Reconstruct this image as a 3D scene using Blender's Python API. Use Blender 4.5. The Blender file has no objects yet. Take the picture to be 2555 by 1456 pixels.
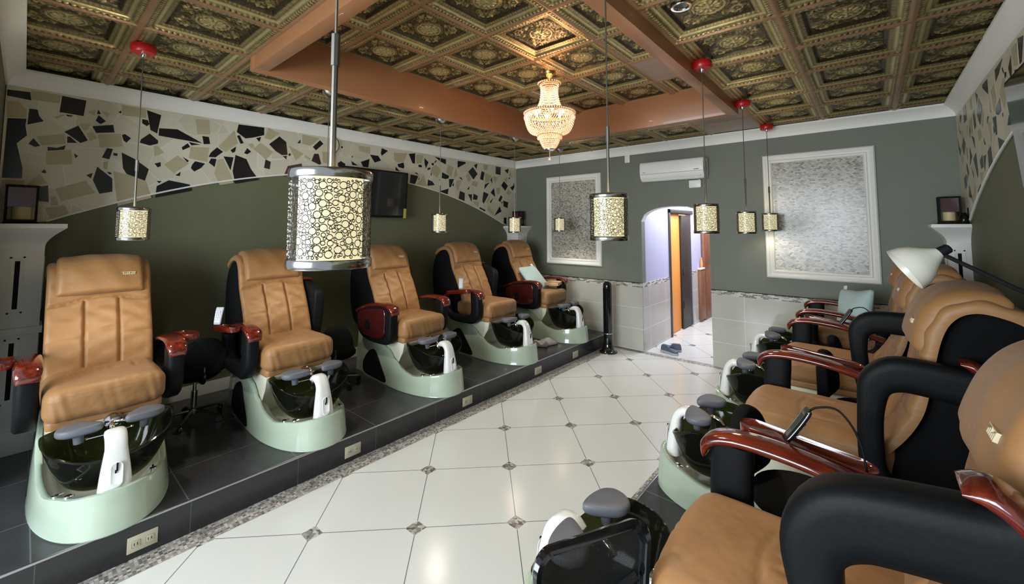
import bpy, bmesh, math, random
import numpy as np
from mathutils import Vector, Matrix
PI = math.pi
R = math.radians
S = bpy.context.scene
COL = S.collection

# ------------------------------------------------------------------ room numbers (metres)
XL, XR, YF, YB = -4.758, .667, -.14, 5.664
ZC = 2.787            # foot of the cornice
ZO = 2.88             # outer ceiling grid
ZI = 3.08             # raised ceiling inside the coffer
HP = .183             # platform height
XPL, XPR = -2.994, -1.075
ZT = .944             # top of the tiled dado
TS = .567             # ceiling tile pitch
CH = .35

# ------------------------------------------------------------------ node helpers
def mat(name):
    m = bpy.data.materials.new(name); m.use_nodes = True
    nt = m.node_tree; nt.nodes.clear()
    out = nt.nodes.new('ShaderNodeOutputMaterial')
    return m, nt, out
def N(nt, t, **k):
    n = nt.nodes.new('ShaderNode' + t)
    for a, b in k.items():
        if a.startswith('i_'):
            key = a[2:].replace('_', ' ')
            n.inputs[key].default_value = b
        else: setattr(n, a, b)
    return n
def LK(nt, a, b): nt.links.new(a, b)
def rgba(c): return (c[0], c[1], c[2], 1)
def principled(nt, out, col=(.5, .5, .5), rough=.5, metal=0, **k):
    p = nt.nodes.new('ShaderNodeBsdfPrincipled')
    p.inputs['Base Color'].default_value = rgba(col)
    p.inputs['Roughness'].default_value = rough
    p.inputs['Metallic'].default_value = metal
    for a, b in k.items(): p.inputs[a].default_value = b
    nt.links.new(p.outputs[0], out.inputs[0])
    return p
def mth(nt, op, a, b=None, c=None):
    n = nt.nodes.new('ShaderNodeMath'); n.operation = op
    for i, v in enumerate((a, b, c)):
        if v is None: continue
        if hasattr(v, 'links'): nt.links.new(v, n.inputs[i])
        else: n.inputs[i].default_value = v
    return n.outputs[0]
def mixc(nt, f, a, b):
    n = nt.nodes.new('ShaderNodeMix'); n.data_type = 'RGBA'
    for s, v in ((n.inputs[0], f), (n.inputs[6], a), (n.inputs[7], b)):
        if hasattr(v, 'links'): nt.links.new(v, s)
        elif isinstance(v, (int, float)): s.default_value = v
        else: s.default_value = rgba(v)
    return n.outputs[2]
def pos(nt):
    g = nt.nodes.new('ShaderNodeNewGeometry'); s = nt.nodes.new('ShaderNodeSeparateXYZ')
    nt.links.new(g.outputs['Position'], s.inputs[0]); return g.outputs['Position'], s.outputs
def ocoord(nt):
    return nt.nodes.new('ShaderNodeTexCoord').outputs['Object']
def noise(nt, scale, detail=3, vec=None, rough=.5):
    n = nt.nodes.new('ShaderNodeTexNoise'); n.inputs['Scale'].default_value = scale
    n.inputs['Detail'].default_value = detail; n.inputs['Roughness'].default_value = rough
    if vec is not None: nt.links.new(vec, n.inputs['Vector'])
    return n.outputs[0]
def bump(nt, h, strength, dist, p):
    b = nt.nodes.new('ShaderNodeBump'); b.inputs['Strength'].default_value = strength
    b.inputs['Distance'].default_value = dist
    nt.links.new(h, b.inputs['Height']); nt.links.new(b.outputs[0], p.inputs['Normal'])
def ramp(nt, f, stops):
    r = nt.nodes.new('ShaderNodeValToRGB'); e = r.color_ramp.elements
    while len(e) < len(stops): e.new(.5)
    for el, (p, c) in zip(e, stops): el.position = p; el.color = rgba(c)
    nt.links.new(f, r.inputs[0]); return r.outputs[0]

M = {}
def simple(name, col, rough=.5, metal=0, nz=0, nscale=30, bmp=0, **k):
    m, nt, out = mat(name)
    p = principled(nt, out, col, rough, metal, **k)
    v = ocoord(nt)
    f = noise(nt, nscale, 3, v)
    if nz:
        c = mixc(nt, f, [x * (1 - nz) for x in col], [min(1, x * (1 + nz)) for x in col])
        LK(nt, c, p.inputs['Base Color'])
    if bmp: bump(nt, f, bmp, .004, p)
    M[name] = m; return m

simple('green_paint', (.135, .140, .080), .62, nz=.08, nscale=6, bmp=.05)
simple('back_paint_daylit', (.165, .180, .140), .55, nz=.08, nscale=5, bmp=.05)  # back wall green made paler and bluer, daylight put into the colour
simple('lavender_paint', (.45, .45, .60), .6, nz=.05, nscale=4)
simple('white_trim', (.83, .825, .775), .45, nz=.03)
simple('white_plastic', (.85, .85, .82), .35, nz=.02)
simple('ivory_plastic', (.44, .41, .30), .4, nz=.03)
simple('copper_paint', (.34, .150, .066), .38, nz=.12, nscale=3, bmp=.03, **{'Coat Weight': .15})
simple('mint_gloss', (.43, .515, .40), .12, nz=.03, nscale=3, **{'Coat Weight': .6})
simple('cream_gloss', (.74, .73, .58), .2, nz=.03, nscale=3, **{'Coat Weight': .4})
simple('faucet_white', (.80, .80, .76), .18, **{'Coat Weight': .5})
simple('black_fabric', (.0034, .0036, .0040), .9, nz=.3, nscale=200, bmp=.15, **{'Specular IOR Level': .15})
simple('charcoal_vinyl', (.0052, .0060, .0068), .52, nz=.2, nscale=90, bmp=.1, **{'Specular IOR Level': .14})
simple('black_gloss', (.006, .006, .007), .1, **{'Coat Weight': .5})
simple('black_matte', (.005, .005, .006), .7, **{'Specular IOR Level': .2})
simple('grey_rubber', (.115, .12, .14), .5, nz=.1, nscale=60, bmp=.05)
simple('chrome', (.80, .80, .82), .08, 1)
simple('steel', (.45, .45, .46), .28, 1)
simple('dull_metal', (.15, .145, .125), .45, .8)
simple('red_plastic', (.50, .008, .012), .3)
simple('remote_grey', (.36, .40, .43), .4, nz=.25, nscale=120)
simple('blue_cloth', (.42, .56, .57), .9, nz=.08, nscale=25, bmp=.3)
simple('grey_towel', (.52, .49, .48), .95, nz=.1, nscale=80, bmp=.4)
simple('shoe_blue', (.09, .11, .17), .7, nz=.2, nscale=60)
simple('shoe_sole', (.45, .47, .50), .6)
simple('orange_paint', (.85, .32, .06), .5, nz=.05)
simple('dark_frame', (.022, .020, .017), .45, nz=.3, nscale=20)
simple('tan_wood', (.62, .40, .20), .45, nz=.15, nscale=12)
simple('candle_wax', (.60, .50, .26), .5)
simple('maroon_glass', (.055, .008, .012), .15)
simple('maroon_gloss', (.045, .006, .006), .1, nz=.3, nscale=8, **{'Coat Weight': .8})
simple('lamp_white', (.66, .64, .55), .3)
simple('yellow_tag', (.50, .48, .06), .5)
simple('stone_black', (.009, .010, .013), .25, nz=.2)
simple('stone_tan', (.43, .385, .245), .5, nz=.1, nscale=12)
simple('stone_maroon', (.07, .035, .026), .4, nz=.2)
simple('brass', (.62, .48, .22), .25, 1)
simple('logo_thread', (.62, .52, .34), .8)
simple('green_plastic', (.12, .25, .09), .4)

def wood():
    m, nt, out = mat('cherry_wood'); p = principled(nt, out, rough=.13, **{'Coat Weight': .8, 'Coat Roughness': .06})
    v = ocoord(nt); mp = N(nt, 'Mapping'); mp.inputs['Scale'].default_value = (3, 22, 22)
    LK(nt, v, mp.inputs[0]); f = noise(nt, 2.2, 4, mp.outputs[0])
    LK(nt, ramp(nt, f, [(.3, (.055, .006, .004)), (.55, (.125, .013, .006)), (.8, (.22, .030, .008))]), p.inputs['Base Color'])
    M['cherry_wood'] = m
wood()
def leather():
    m, nt, out = mat('caramel_leather'); p = principled(nt, out, (.42, .19, .068), .52)
    v = ocoord(nt); f = noise(nt, 5, 4, v)
    LK(nt, mixc(nt, f, (.255, .122, .042), (.37, .187, .066)), p.inputs['Base Color'])
    mp = N(nt, 'Mapping'); mp.inputs['Scale'].default_value = (1, 1, 1.8); LK(nt, v, mp.inputs[0])
    a = noise(nt, 9, 2, mp.outputs[0], .6); b = noise(nt, 260, 2, v)
    h = mth(nt, 'ADD', a, mth(nt, 'MULTIPLY', b, .05))
    bump(nt, h, .30, .02, p); p.inputs['Sheen Weight'].default_value = .06
    M['caramel_leather'] = m
leather()
def smoked():
    m, nt, out = mat('smoked_glass')
    a = N(nt, 'BsdfTransparent'); a.inputs[0].default_value = (.42, .44, .24, 1)
    b = N(nt, 'BsdfPrincipled'); b.inputs['Base Color'].default_value = (.008, .009, .006, 1); b.inputs['Roughness'].default_value = .05
    mx = N(nt, 'MixShader'); mx.inputs[0].default_value = .56
    LK(nt, a.outputs[0], mx.inputs[1]); LK(nt, b.outputs[0], mx.inputs[2]); LK(nt, mx.outputs[0], out.inputs[0])
    M['smoked_glass'] = m
smoked()
def clear():
    m, nt, out = mat('clear_glass')
    a = N(nt, 'BsdfTransparent'); a.inputs[0].default_value = (.95, .97, .95, 1)
    b = N(nt, 'BsdfGlossy'); b.inputs['Roughness'].default_value = .04; b.inputs[0].default_value = (.9, .9, .9, 1)
    fr = N(nt, 'Fresnel'); fr.inputs[0].default_value = 1.45
    mx = N(nt, 'MixShader'); LK(nt, fr.outputs[0], mx.inputs[0])
    LK(nt, a.outputs[0], mx.inputs[1]); LK(nt, b.outputs[0], mx.inputs[2]); LK(nt, mx.outputs[0], out.inputs[0])
    M['clear_glass'] = m
clear()
def shade():
    m, nt, out = mat('lamp_shade_fabric')
    p = principled(nt, out, (.75, .66, .42), .8)
    p.inputs['Emission Color'].default_value = (1, .88, .58, 1); p.inputs['Emission Strength'].default_value = .36
    f = noise(nt, 60, 2, ocoord(nt)); LK(nt, mixc(nt, f, (.68, .60, .38), (.8, .7, .46)), p.inputs['Base Color'])
    M['lamp_shade_fabric'] = m
    m, nt, out = mat('bulb_glow'); p = principled(nt, out, (.9, .8, .6), .5)
    p.inputs['Emission Color'].default_value = (1, .85, .6, 1); p.inputs['Emission Strength'].default_value = 9
    M['bulb_glow'] = m
    m, nt, out = mat('crystal')
    p = principled(nt, out, (.80, .62, .50), .08); p.inputs['Emission Color'].default_value = (1, .50, .26, 1)
    p.inputs['Emission Strength'].default_value = .16; p.inputs['Specular IOR Level'].default_value = .9
    M['crystal'] = m
shade()
def meshcloth():
    m, nt, out = mat('mesh_cloth'); v = ocoord(nt); s = N(nt, 'SeparateXYZ'); LK(nt, v, s.inputs[0])
    a = mth(nt, 'FRACT', mth(nt, 'MULTIPLY', s.outputs[1], 380)); b = mth(nt, 'FRACT', mth(nt, 'MULTIPLY', s.outputs[2], 380))
    hole = mth(nt, 'MULTIPLY', mth(nt, 'GREATER_THAN', a, .60), mth(nt, 'GREATER_THAN', b, .60))
    d = N(nt, 'BsdfPrincipled'); d.inputs['Base Color'].default_value = (.008, .009, .009, 1); d.inputs['Roughness'].default_value = .5
    t = N(nt, 'BsdfTransparent'); mx = N(nt, 'MixShader'); LK(nt, hole, mx.inputs[0])
    LK(nt, d.outputs[0], mx.inputs[1]); LK(nt, t.outputs[0], mx.inputs[2]); LK(nt, mx.outputs[0], out.inputs[0])
    M['mesh_cloth'] = m
meshcloth()

def tin():
    m, nt, out = mat('antique_tin')
    p = principled(nt, out, rough=.34, metal=.62)
    at = N(nt, 'Attribute'); at.attribute_name = 'relief'
    v, _ = pos(nt)
    f = noise(nt, 40, 3, v)
    h = mth(nt, 'ADD', at.outputs['Fac'], mth(nt, 'MULTIPLY', mth(nt, 'SUBTRACT', f, .5), .35))
    c = ramp(nt, h, [(0, (.022, .017, .009)), (.30, (.10, .078, .036)), (.6, (.37, .30, .135)), (1, (.76, .65, .33))])
    LK(nt, c, p.inputs['Base Color'])
    M['antique_tin'] = m
    simple('tin_bar', (.33, .185, .095), .4, .35, nz=.2, nscale=10)
    simple('plain_tin', (.34, .26, .21), .38, .35, nz=.15, nscale=8)
tin()

def floor_mat():
    m, nt, out = mat('floor_tile'); p = principled(nt, out, rough=.09); P, s = pos(nt)
    q = .4093
    # room-axis coordinates of the accent lattice
    a = mth(nt, 'DIVIDE', mth(nt, 'SUBTRACT', s[0], -2.059), q)
    b = mth(nt, 'DIVIDE', mth(nt, 'SUBTRACT', s[1], 2.371), q)
    u = mth(nt, 'MULTIPLY', mth(nt, 'ADD', a, b), .5); w = mth(nt, 'MULTIPLY', mth(nt, 'SUBTRACT', a, b), .5)
    def near(x): return mth(nt, 'ABSOLUTE', mth(nt, 'SUBTRACT', x, mth(nt, 'ROUND', x)))
    du, dw = near(u), near(w)
    # distance to lattice node measured along room axes
    su = mth(nt, 'SUBTRACT', u, mth(nt, 'ROUND', u)); sw = mth(nt, 'SUBTRACT', w, mth(nt, 'ROUND', w))
    ax = mth(nt, 'ABSOLUTE', mth(nt, 'ADD', su, sw)); ay = mth(nt, 'ABSOLUTE', mth(nt, 'SUBTRACT', su, sw))
    acc = mth(nt, 'LESS_THAN', mth(nt, 'MAXIMUM', ax, ay), .105)
    grout = mth(nt, 'LESS_THAN', mth(nt, 'MINIMUM', du, dw), .0042)
    cloud = noise(nt, 1.6, 4, P)
    base = mixc(nt, cloud, (.68, .69, .65), (.76, .77, .73))
    # mosaic insert: little chips
    mp = N(nt, 'Mapping'); mp.inputs['Scale'].default_value = (56, 56, 56); LK(nt, P, mp.inputs[0])
    vo = N(nt, 'TexVoronoi'); vo.inputs['Scale'].default_value = 1; LK(nt, mp.outputs[0], vo.inputs['Vector'])
    sp = N(nt, 'SeparateColor'); LK(nt, vo.outputs['Color'], sp.inputs[0])
    chips = ramp(nt, sp.outputs[0], [(0, (.10, .09, .08)), (.4, (.27, .25, .22)), (.75, (.40, .37, .33)), (1, (.62, .60, .55))])
    c1 = mixc(nt, grout, base, (.16, .16, .155))
    c2 = mixc(nt, acc, c1, chips)
    # border strips of tiny mosaic along both platforms and the doorway sill
    bl = mth(nt, 'LESS_THAN', s[0], -2.85)
    br = mth(nt, 'GREATER_THAN', s[0], -1.235)
    bs = mth(nt, 'MULTIPLY', mth(nt, 'GREATER_THAN', s[1], 5.60), mth(nt, 'LESS_THAN', s[1], 5.72))
    inroom = mth(nt, 'LESS_THAN', s[1], 5.72)
    edge = mth(nt, 'MAXIMUM', mth(nt, 'MULTIPLY', mth(nt, 'MAXIMUM', bl, br), inroom), bs)
    mx_ = mth(nt, 'FRACT', mth(nt, 'MULTIPLY', s[0], 62)); my_ = mth(nt, 'FRACT', mth(nt, 'MULTIPLY', s[1], 62))
    gl = mth(nt, 'LESS_THAN', mth(nt, 'MINIMUM', mx_, my_), .2)
    wn = N(nt, 'TexWhiteNoise'); wn.noise_dimensions = '2D'
    cb = N(nt, 'CombineXYZ'); LK(nt, mth(nt, 'FLOOR', mth(nt, 'MULTIPLY', s[0], 62)), cb.inputs[0]); LK(nt, mth(nt, 'FLOOR', mth(nt, 'MULTIPLY', s[1], 62)), cb.inputs[1])
    LK(nt, cb.outputs[0], wn.inputs['Vector'])
    chip2 = ramp(nt, wn.outputs[0], [(0, (.07, .065, .06)), (.3, (.22, .20, .18)), (.6, (.40, .37, .33)), (1, (.62, .58, .52))])
    c3 = mixc(nt, edge, c2, mixc(nt, gl, chip2, (.30, .28, .25)))
    LK(nt, c3, p.inputs['Base Color'])
    LK(nt, mth(nt, 'ADD', mth(nt, 'MULTIPLY', cloud, .05), mth(nt, 'ADD', .17, mth(nt, 'MULTIPLY', edge, .25))), p.inputs['Roughness'])
    M['floor_tile'] = m
floor_mat()

def tile_lines(name, col, grout, xo, xs, yo, ys, w, rough, ax=(0, 2), z0=None, marble=None, bricks=None):
    """Rectangular tiling along two world axes."""
    m, nt, out = mat(name); p = principled(nt, out, rough=rough); P, s = pos(nt)
    def d(c, o, st):
        t = mth(nt, 'DIVIDE', mth(nt, 'SUBTRACT', c, o), st)
        return mth(nt, 'MULTIPLY', mth(nt, 'ABSOLUTE', mth(nt, 'SUBTRACT', t, mth(nt, 'ROUND', t))), st)
    g = mth(nt, 'LESS_THAN', mth(nt, 'MINIMUM', d(s[ax[0]], xo, xs), d(s[ax[1]], yo, ys)), w)
    f = noise(nt, 3.2, 6, P, .65)
    base = mixc(nt, f, col, marble or [c * 1.15 for c in col])
    LK(nt, mixc(nt, g, base, grout), p.inputs['Base Color'])
    M[name] = m
tile_lines('platform_tile', (.034, .034, .037), (.14, .14, .145), -3.415, .57, 1.86, .49*1.2, .0028, .22, (0, 1), marble=(.060, .060, .064))
tile_lines('riser_tile', (.020, .020, .021), (.07, .07, .07), 1.28, .585, .5, 1.2, .002, .25, (1, 2))
tile_lines('dado_tile_back', (.46, .455, .40), (.70, .69, .64), -2.985, .60, .02, .29, .0034, .09, (0, 2), marble=(.58, .57, .51))
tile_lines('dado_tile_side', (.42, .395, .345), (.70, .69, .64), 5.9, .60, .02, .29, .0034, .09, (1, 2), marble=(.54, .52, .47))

def border(name, a):
    m, nt, out = mat(name); p = principled(nt, out, rough=.18); P, s = pos(nt)
    rows = mth(nt, 'DIVIDE', mth(nt, 'SUBTRACT', s[2], .884), .0150)
    r = mth(nt, 'FLOOR', rows)
    xs = mth(nt, 'ADD', mth(nt, 'DIVIDE', s[a], .062), mth(nt, 'MULTIPLY', r, .37))
    g = mth(nt, 'MAXIMUM', mth(nt, 'LESS_THAN', mth(nt, 'FRACT', xs), .07), mth(nt, 'LESS_THAN', mth(nt, 'FRACT', rows), .16))
    cb = N(nt, 'CombineXYZ'); LK(nt, mth(nt, 'FLOOR', xs), cb.inputs[0]); LK(nt, r, cb.inputs[1])
    wn = N(nt, 'TexWhiteNoise'); wn.noise_dimensions = '2D'; LK(nt, cb.outputs[0], wn.inputs['Vector'])
    c = ramp(nt, wn.outputs[0], [(0, (.09, .09, .085)), (.34, (.20, .19, .17)), (.46, (.34, .32, .28)), (.60, (.52, .50, .44)), (1, (.66, .64, .57))])
    LK(nt, mixc(nt, g, c, (.62, .60, .55)), p.inputs['Base Color']); M[name] = m
border('dado_border_back', 0); border('dado_border_side', 1)

def shell():
    m, nt, out = mat('shell_mosaic'); p = principled(nt, out, rough=.22); P, s = pos(nt)
    rows = mth(nt, 'DIVIDE', s[2], .0155); r = mth(nt, 'FLOOR', rows)
    xs = mth(nt, 'ADD', mth(nt, 'DIVIDE', s[0], .026), mth(nt, 'MULTIPLY', r, .5))
    g = mth(nt, 'MAXIMUM', mth(nt, 'LESS_THAN', mth(nt, 'FRACT', xs), .12), mth(nt, 'LESS_THAN', mth(nt, 'FRACT', rows), .22))
    cb = N(nt, 'CombineXYZ'); LK(nt, mth(nt, 'FLOOR', xs), cb.inputs[0]); LK(nt, r, cb.inputs[1])
    wn = N(nt, 'TexWhiteNoise'); wn.noise_dimensions = '2D'; LK(nt, cb.outputs[0], wn.inputs['Vector'])
    c = ramp(nt, wn.outputs[0], [(0, (.12, .11, .09)), (.16, (.30, .28, .23)), (.5, (.45, .43, .37)), (1, (.62, .60, .54))])
    LK(nt, mixc(nt, g, c, (.32, .30, .265)), p.inputs['Base Color'])
    M['shell_mosaic'] = m
shell()
def inlay():
    m, nt, out = mat('stone_field'); p = principled(nt, out, (.5, .48, .4), .4); P, s = pos(nt)
    cb = N(nt, 'CombineXYZ'); LK(nt, s[1], cb.inputs[0]); LK(nt, s[2], cb.inputs[1])
    v = N(nt, 'TexVoronoi'); v.feature = 'DISTANCE_TO_EDGE'; v.inputs['Scale'].default_value = 4.2; LK(nt, cb.outputs[0], v.inputs['Vector'])
    c2 = N(nt, 'TexVoronoi'); c2.inputs['Scale'].default_value = 4.2; LK(nt, cb.outputs[0], c2.inputs['Vector'])
    sp = N(nt, 'SeparateColor'); LK(nt, c2.outputs['Color'], sp.inputs[0])
    c = mixc(nt, sp.outputs[0], (.56, .53, .405), (.65, .62, .50))
    LK(nt, mixc(nt, mth(nt, 'LESS_THAN', v.outputs['Distance'], .013), c, (.66, .64, .56)), p.inputs['Base Color'])
    M['stone_field'] = m
inlay()

# ------------------------------------------------------------------ mesh helpers
def tag(o, label=None, cat=None, group=None, kind=None):
    if label: o['label'] = label
    if cat: o['category'] = cat
    if group: o['group'] = group
    if kind: o['kind'] = kind
    return o
def link(name, me, parent=None):
    o = bpy.data.objects.new(name, me); COL.objects.link(o)
    if parent is not None: o.parent = parent
    return o
def empty(name, loc, rz=0, label=None, cat=None, group=None):
    o = bpy.data.objects.new(name, None); COL.objects.link(o); o.empty_display_size = .1
    o.location = loc; o.rotation_euler = (0, 0, rz); return tag(o, label, cat, group)

class MB:
    def __init__(s): s.v = []; s.f = []; s.mi = []; s.m = 0
    def add(s, vs, fs):
        b = len(s.v); s.v += [tuple(x) for x in vs]; s.f += [tuple(i + b for i in f) for f in fs]; s.mi += [s.m] * len(fs)
        return s
    def xf(s, M4, vs): return [tuple(M4 @ Vector(v)) for v in vs]
    def box(s, a, b, bev=0, seg=2, mx=None):
        bm = bmesh.new(); bmesh.ops.create_cube(bm, size=1)
        for v in bm.verts:
            v.co = Vector([(a[k] + b[k]) / 2 + v.co[k] * (b[k] - a[k]) for k in range(3)])
        if bev: bmesh.ops.bevel(bm, geom=bm.edges[:], offset=bev, segments=seg, affect='EDGES', profile=.5)
        return s.frombm(bm, mx)
    def frombm(s, bm, mx=None):
        bm.verts.index_update(); vs = [v.co.copy() for v in bm.verts]
        if mx is not None: vs = [mx @ v for v in vs]
        s.add(vs, [[v.index for v in f.verts] for f in bm.faces]); bm.free(); return s
    def rings(s, rings, cap0=True, cap1=True, closed=True):
        n = len(rings[0]); b = []; vs = []; fs = []
        for r in rings: vs += r
        for i in range(len(rings) - 1):
            for j in range(n if closed else n - 1):
                k = (j + 1) % n
                fs.append((i * n + j, i * n + k, (i + 1) * n + k, (i + 1) * n + j))
        if cap0: fs.append(tuple(reversed(range(n))))
        if cap1: fs.append(tuple(range((len(rings) - 1) * n, len(rings) * n)))
        return s.add(vs, fs)
    def lathe(s, prof, c=(0, 0, 0), n=24, cap=True, mx=None):
        rs = [[(c[0] + r * math.cos(2 * PI * j / n), c[1] + r * math.sin(2 * PI * j / n), c[2] + z) for j in range(n)] for r, z in prof]
        if mx is not None: rs = [[tuple(mx @ Vector(p)) for p in q] for q in rs]
        return s.rings(rs, cap, cap)
    def tube(s, pts, r, n=10, cap=True):
        pts = [Vector(p) for p in pts]; rs = []
        up = None
        for i, p in enumerate(pts):
            t = (pts[min(i + 1, len(pts) - 1)] - pts[max(i - 1, 0)]).normalized()
            if up is None:
                up = Vector((0, 0, 1)) if abs(t.z) < .9 else Vector((1, 0, 0))
            a = t.cross(up)
            if a.length < 1e-5: a = t.cross(Vector((0, 1, 0)))
            a.normalize(); b = a.cross(t).normalized(); up = b
            rr = r[i] if isinstance(r, (list, tuple)) else r
            rs.append([tuple(p + a * rr * math.cos(2 * PI * j / n) + b * rr * math.sin(2 * PI * j / n)) for j in range(n)])
        return s.rings(rs, cap, cap)
    def sphere(s, c, r, n=14, sc=(1, 1, 1)):
        rs = []
        for i in range(1, n // 2 + 1):
            th = PI * i / (n // 2 + 1)
            rs.append([(c[0] + sc[0] * r * math.sin(th) * math.cos(2 * PI * j / n), c[1] + sc[1] * r * math.sin(th) * math.sin(2 * PI * j / n), c[2] + sc[2] * r * math.cos(th)) for j in range(n)])
        return s.rings(rs)
    def slab(s, prof, y0, y1, r=.01, seg=4, axis='y'):
        """closed outline in (x,z) given depth between y0 and y1 with rounded rims"""
        n = len(prof); P = [Vector((p[0], p[1])) for p in prof]
        ar = sum(P[i].x * P[(i + 1) % n].y - P[(i + 1) % n].x * P[i].y for i in range(n))
        nr = []
        for i in range(n):
            a = (P[i] - P[i - 1]); b = (P[(i + 1) % n] - P[i])
            t = (a.normalized() + b.normalized())
            if t.length < 1e-6: t = b
            t.normalize(); q = Vector((-t.y, t.x)); nr.append(q if ar > 0 else -q)
        ks = [PI / 2 * k / seg for k in range(seg + 1)]
        ins = [(y0 + r * (1 - math.cos(a)), r * (1 - math.sin(a))) for a in ks]
        # a=0: at face y0, inset r ; a=90: y0+r, inset 0
        seq = ins + [(y1 - (y - y0), d) for y, d in reversed(ins)]
        rs = []
        for y, d in seq:
            rs.append([((P[i] + nr[i] * d).x, y, (P[i] + nr[i] * d).y) for i in range(n)])
        return s.rings(rs)
    def sweep(s, path, hw, th, yc=0, e=4, n=16):
        """path in (x,z); rounded rectangular section: half width hw along y, half thickness th in plane"""
        pts = [Vector((p[0], p[1])) for p in path]; rs = []
        for i, p in enumerate(pts):
            t = (pts[min(i + 1, len(pts) - 1)] - pts[max(i - 1, 0)]).normalized(); nn = Vector((-t.y, t.x))
            w = hw[i] if isinstance(hw, (list, tuple)) else hw; h = th[i] if isinstance(th, (list, tuple)) else th
            r = []
            for j in range(n):
                a = 2 * PI * j / n; c, q = math.cos(a), math.sin(a)
                f = (abs(c) ** e + abs(q) ** e) ** (-1 / e)
                yy = c * f * w; zz = q * f * h
                r.append((p.x + nn.x * zz, yc + yy, p.y + nn.y * zz))
            rs.append(r)
        return s.rings(rs)
    def me(s, name, mats, smooth=True, angle=40):
        m = bpy.data.meshes.new(name); m.from_pydata(s.v, [], s.f)
        for a in (mats if isinstance(mats, (list, tuple)) else [mats]): m.materials.append(M[a] if isinstance(a, str) else a)
        if any(s.mi): m.polygons.foreach_set('material_index', s.mi)
        bm = bmesh.new(); bm.from_mesh(m); bmesh.ops.recalc_face_normals(bm, faces=bm.faces[:]); bm.to_mesh(m); bm.free()
        if smooth:
            m.polygons.foreach_set('use_smooth', [True] * len(m.polygons)); m.set_sharp_from_angle(angle=R(angle))
        m.update(); return m
    def obj(s, name, mats, parent=None, smooth=True, angle=40):
        return link(name, s.me(name, mats, smooth, angle), parent)
def smoothpath(pts, k=6, closed=False):
    """Catmull-Rom through points"""
    P = [Vector(p) for p in pts]; n = len(P); out = []
    rng = range(n) if closed else range(n - 1)
    for i in rng:
        p0 = P[i - 1] if (closed or i > 0) else P[0]; p1 = P[i]; p2 = P[(i + 1) % n]
        p3 = P[(i + 2) % n] if (closed or i + 2 < n) else P[-1]
        for j in range(k):
            t = j / k
            out.append(tuple(.5 * ((2 * p1) + (-p0 + p2) * t + (2 * p0 - 5 * p1 + 4 * p2 - p3) * t * t + (-p0 + 3 * p1 - 3 * p2 + p3) * t ** 3)))
    if not closed: out.append(tuple(P[-1]))
    return out
def rrect(x0, x1, z0, z1, r, k=5):
    out = []
    for cx, cz, a0 in ((x1 - r, z1 - r, 0), (x0 + r, z1 - r, 90), (x0 + r, z0 + r, 180), (x1 - r, z0 + r, 270)):
        for j in range(k + 1):
            a = R(a0 + 90 * j / k); out.append((cx + r * math.cos(a), cz + r * math.sin(a)))
    return out
def cushion(a, b, r, nseg=14, f=None, pw=None):
    """rounded box made from a subdivided cube; f(co)->co deforms it"""
    bm = bmesh.new(); bmesh.ops.create_cube(bm, size=2)
    bmesh.ops.subdivide_edges(bm, edges=bm.edges[:], cuts=nseg, use_grid_fill=True)
    c = Vector([(a[k] + b[k]) / 2 for k in range(3)]); h = Vector([(b[k] - a[k]) / 2 for k in range(3)])
    rr = Vector([min(r, h[k]) for k in range(3)])
    for v in bm.verts:
        # concentrate loops near rims
        p = Vector([math.copysign(abs(x) ** .8, x) * h[k] for k, x in enumerate(v.co)])
        q = Vector([max(-(h[k] - rr[k]), min(h[k] - rr[k], p[k])) for k in range(3)])
        d = Vector([(p[k] - q[k]) / max(rr[k], 1e-6) for k in range(3)])
        if d.length > 1e-6:
            m_ = max(abs(x) for x in d); d = d.normalized() * m_
        v.co = c + q + Vector([d[k] * rr[k] for k in range(3)])
        if f: v.co = Vector(f(v.co))
    return bm

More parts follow.
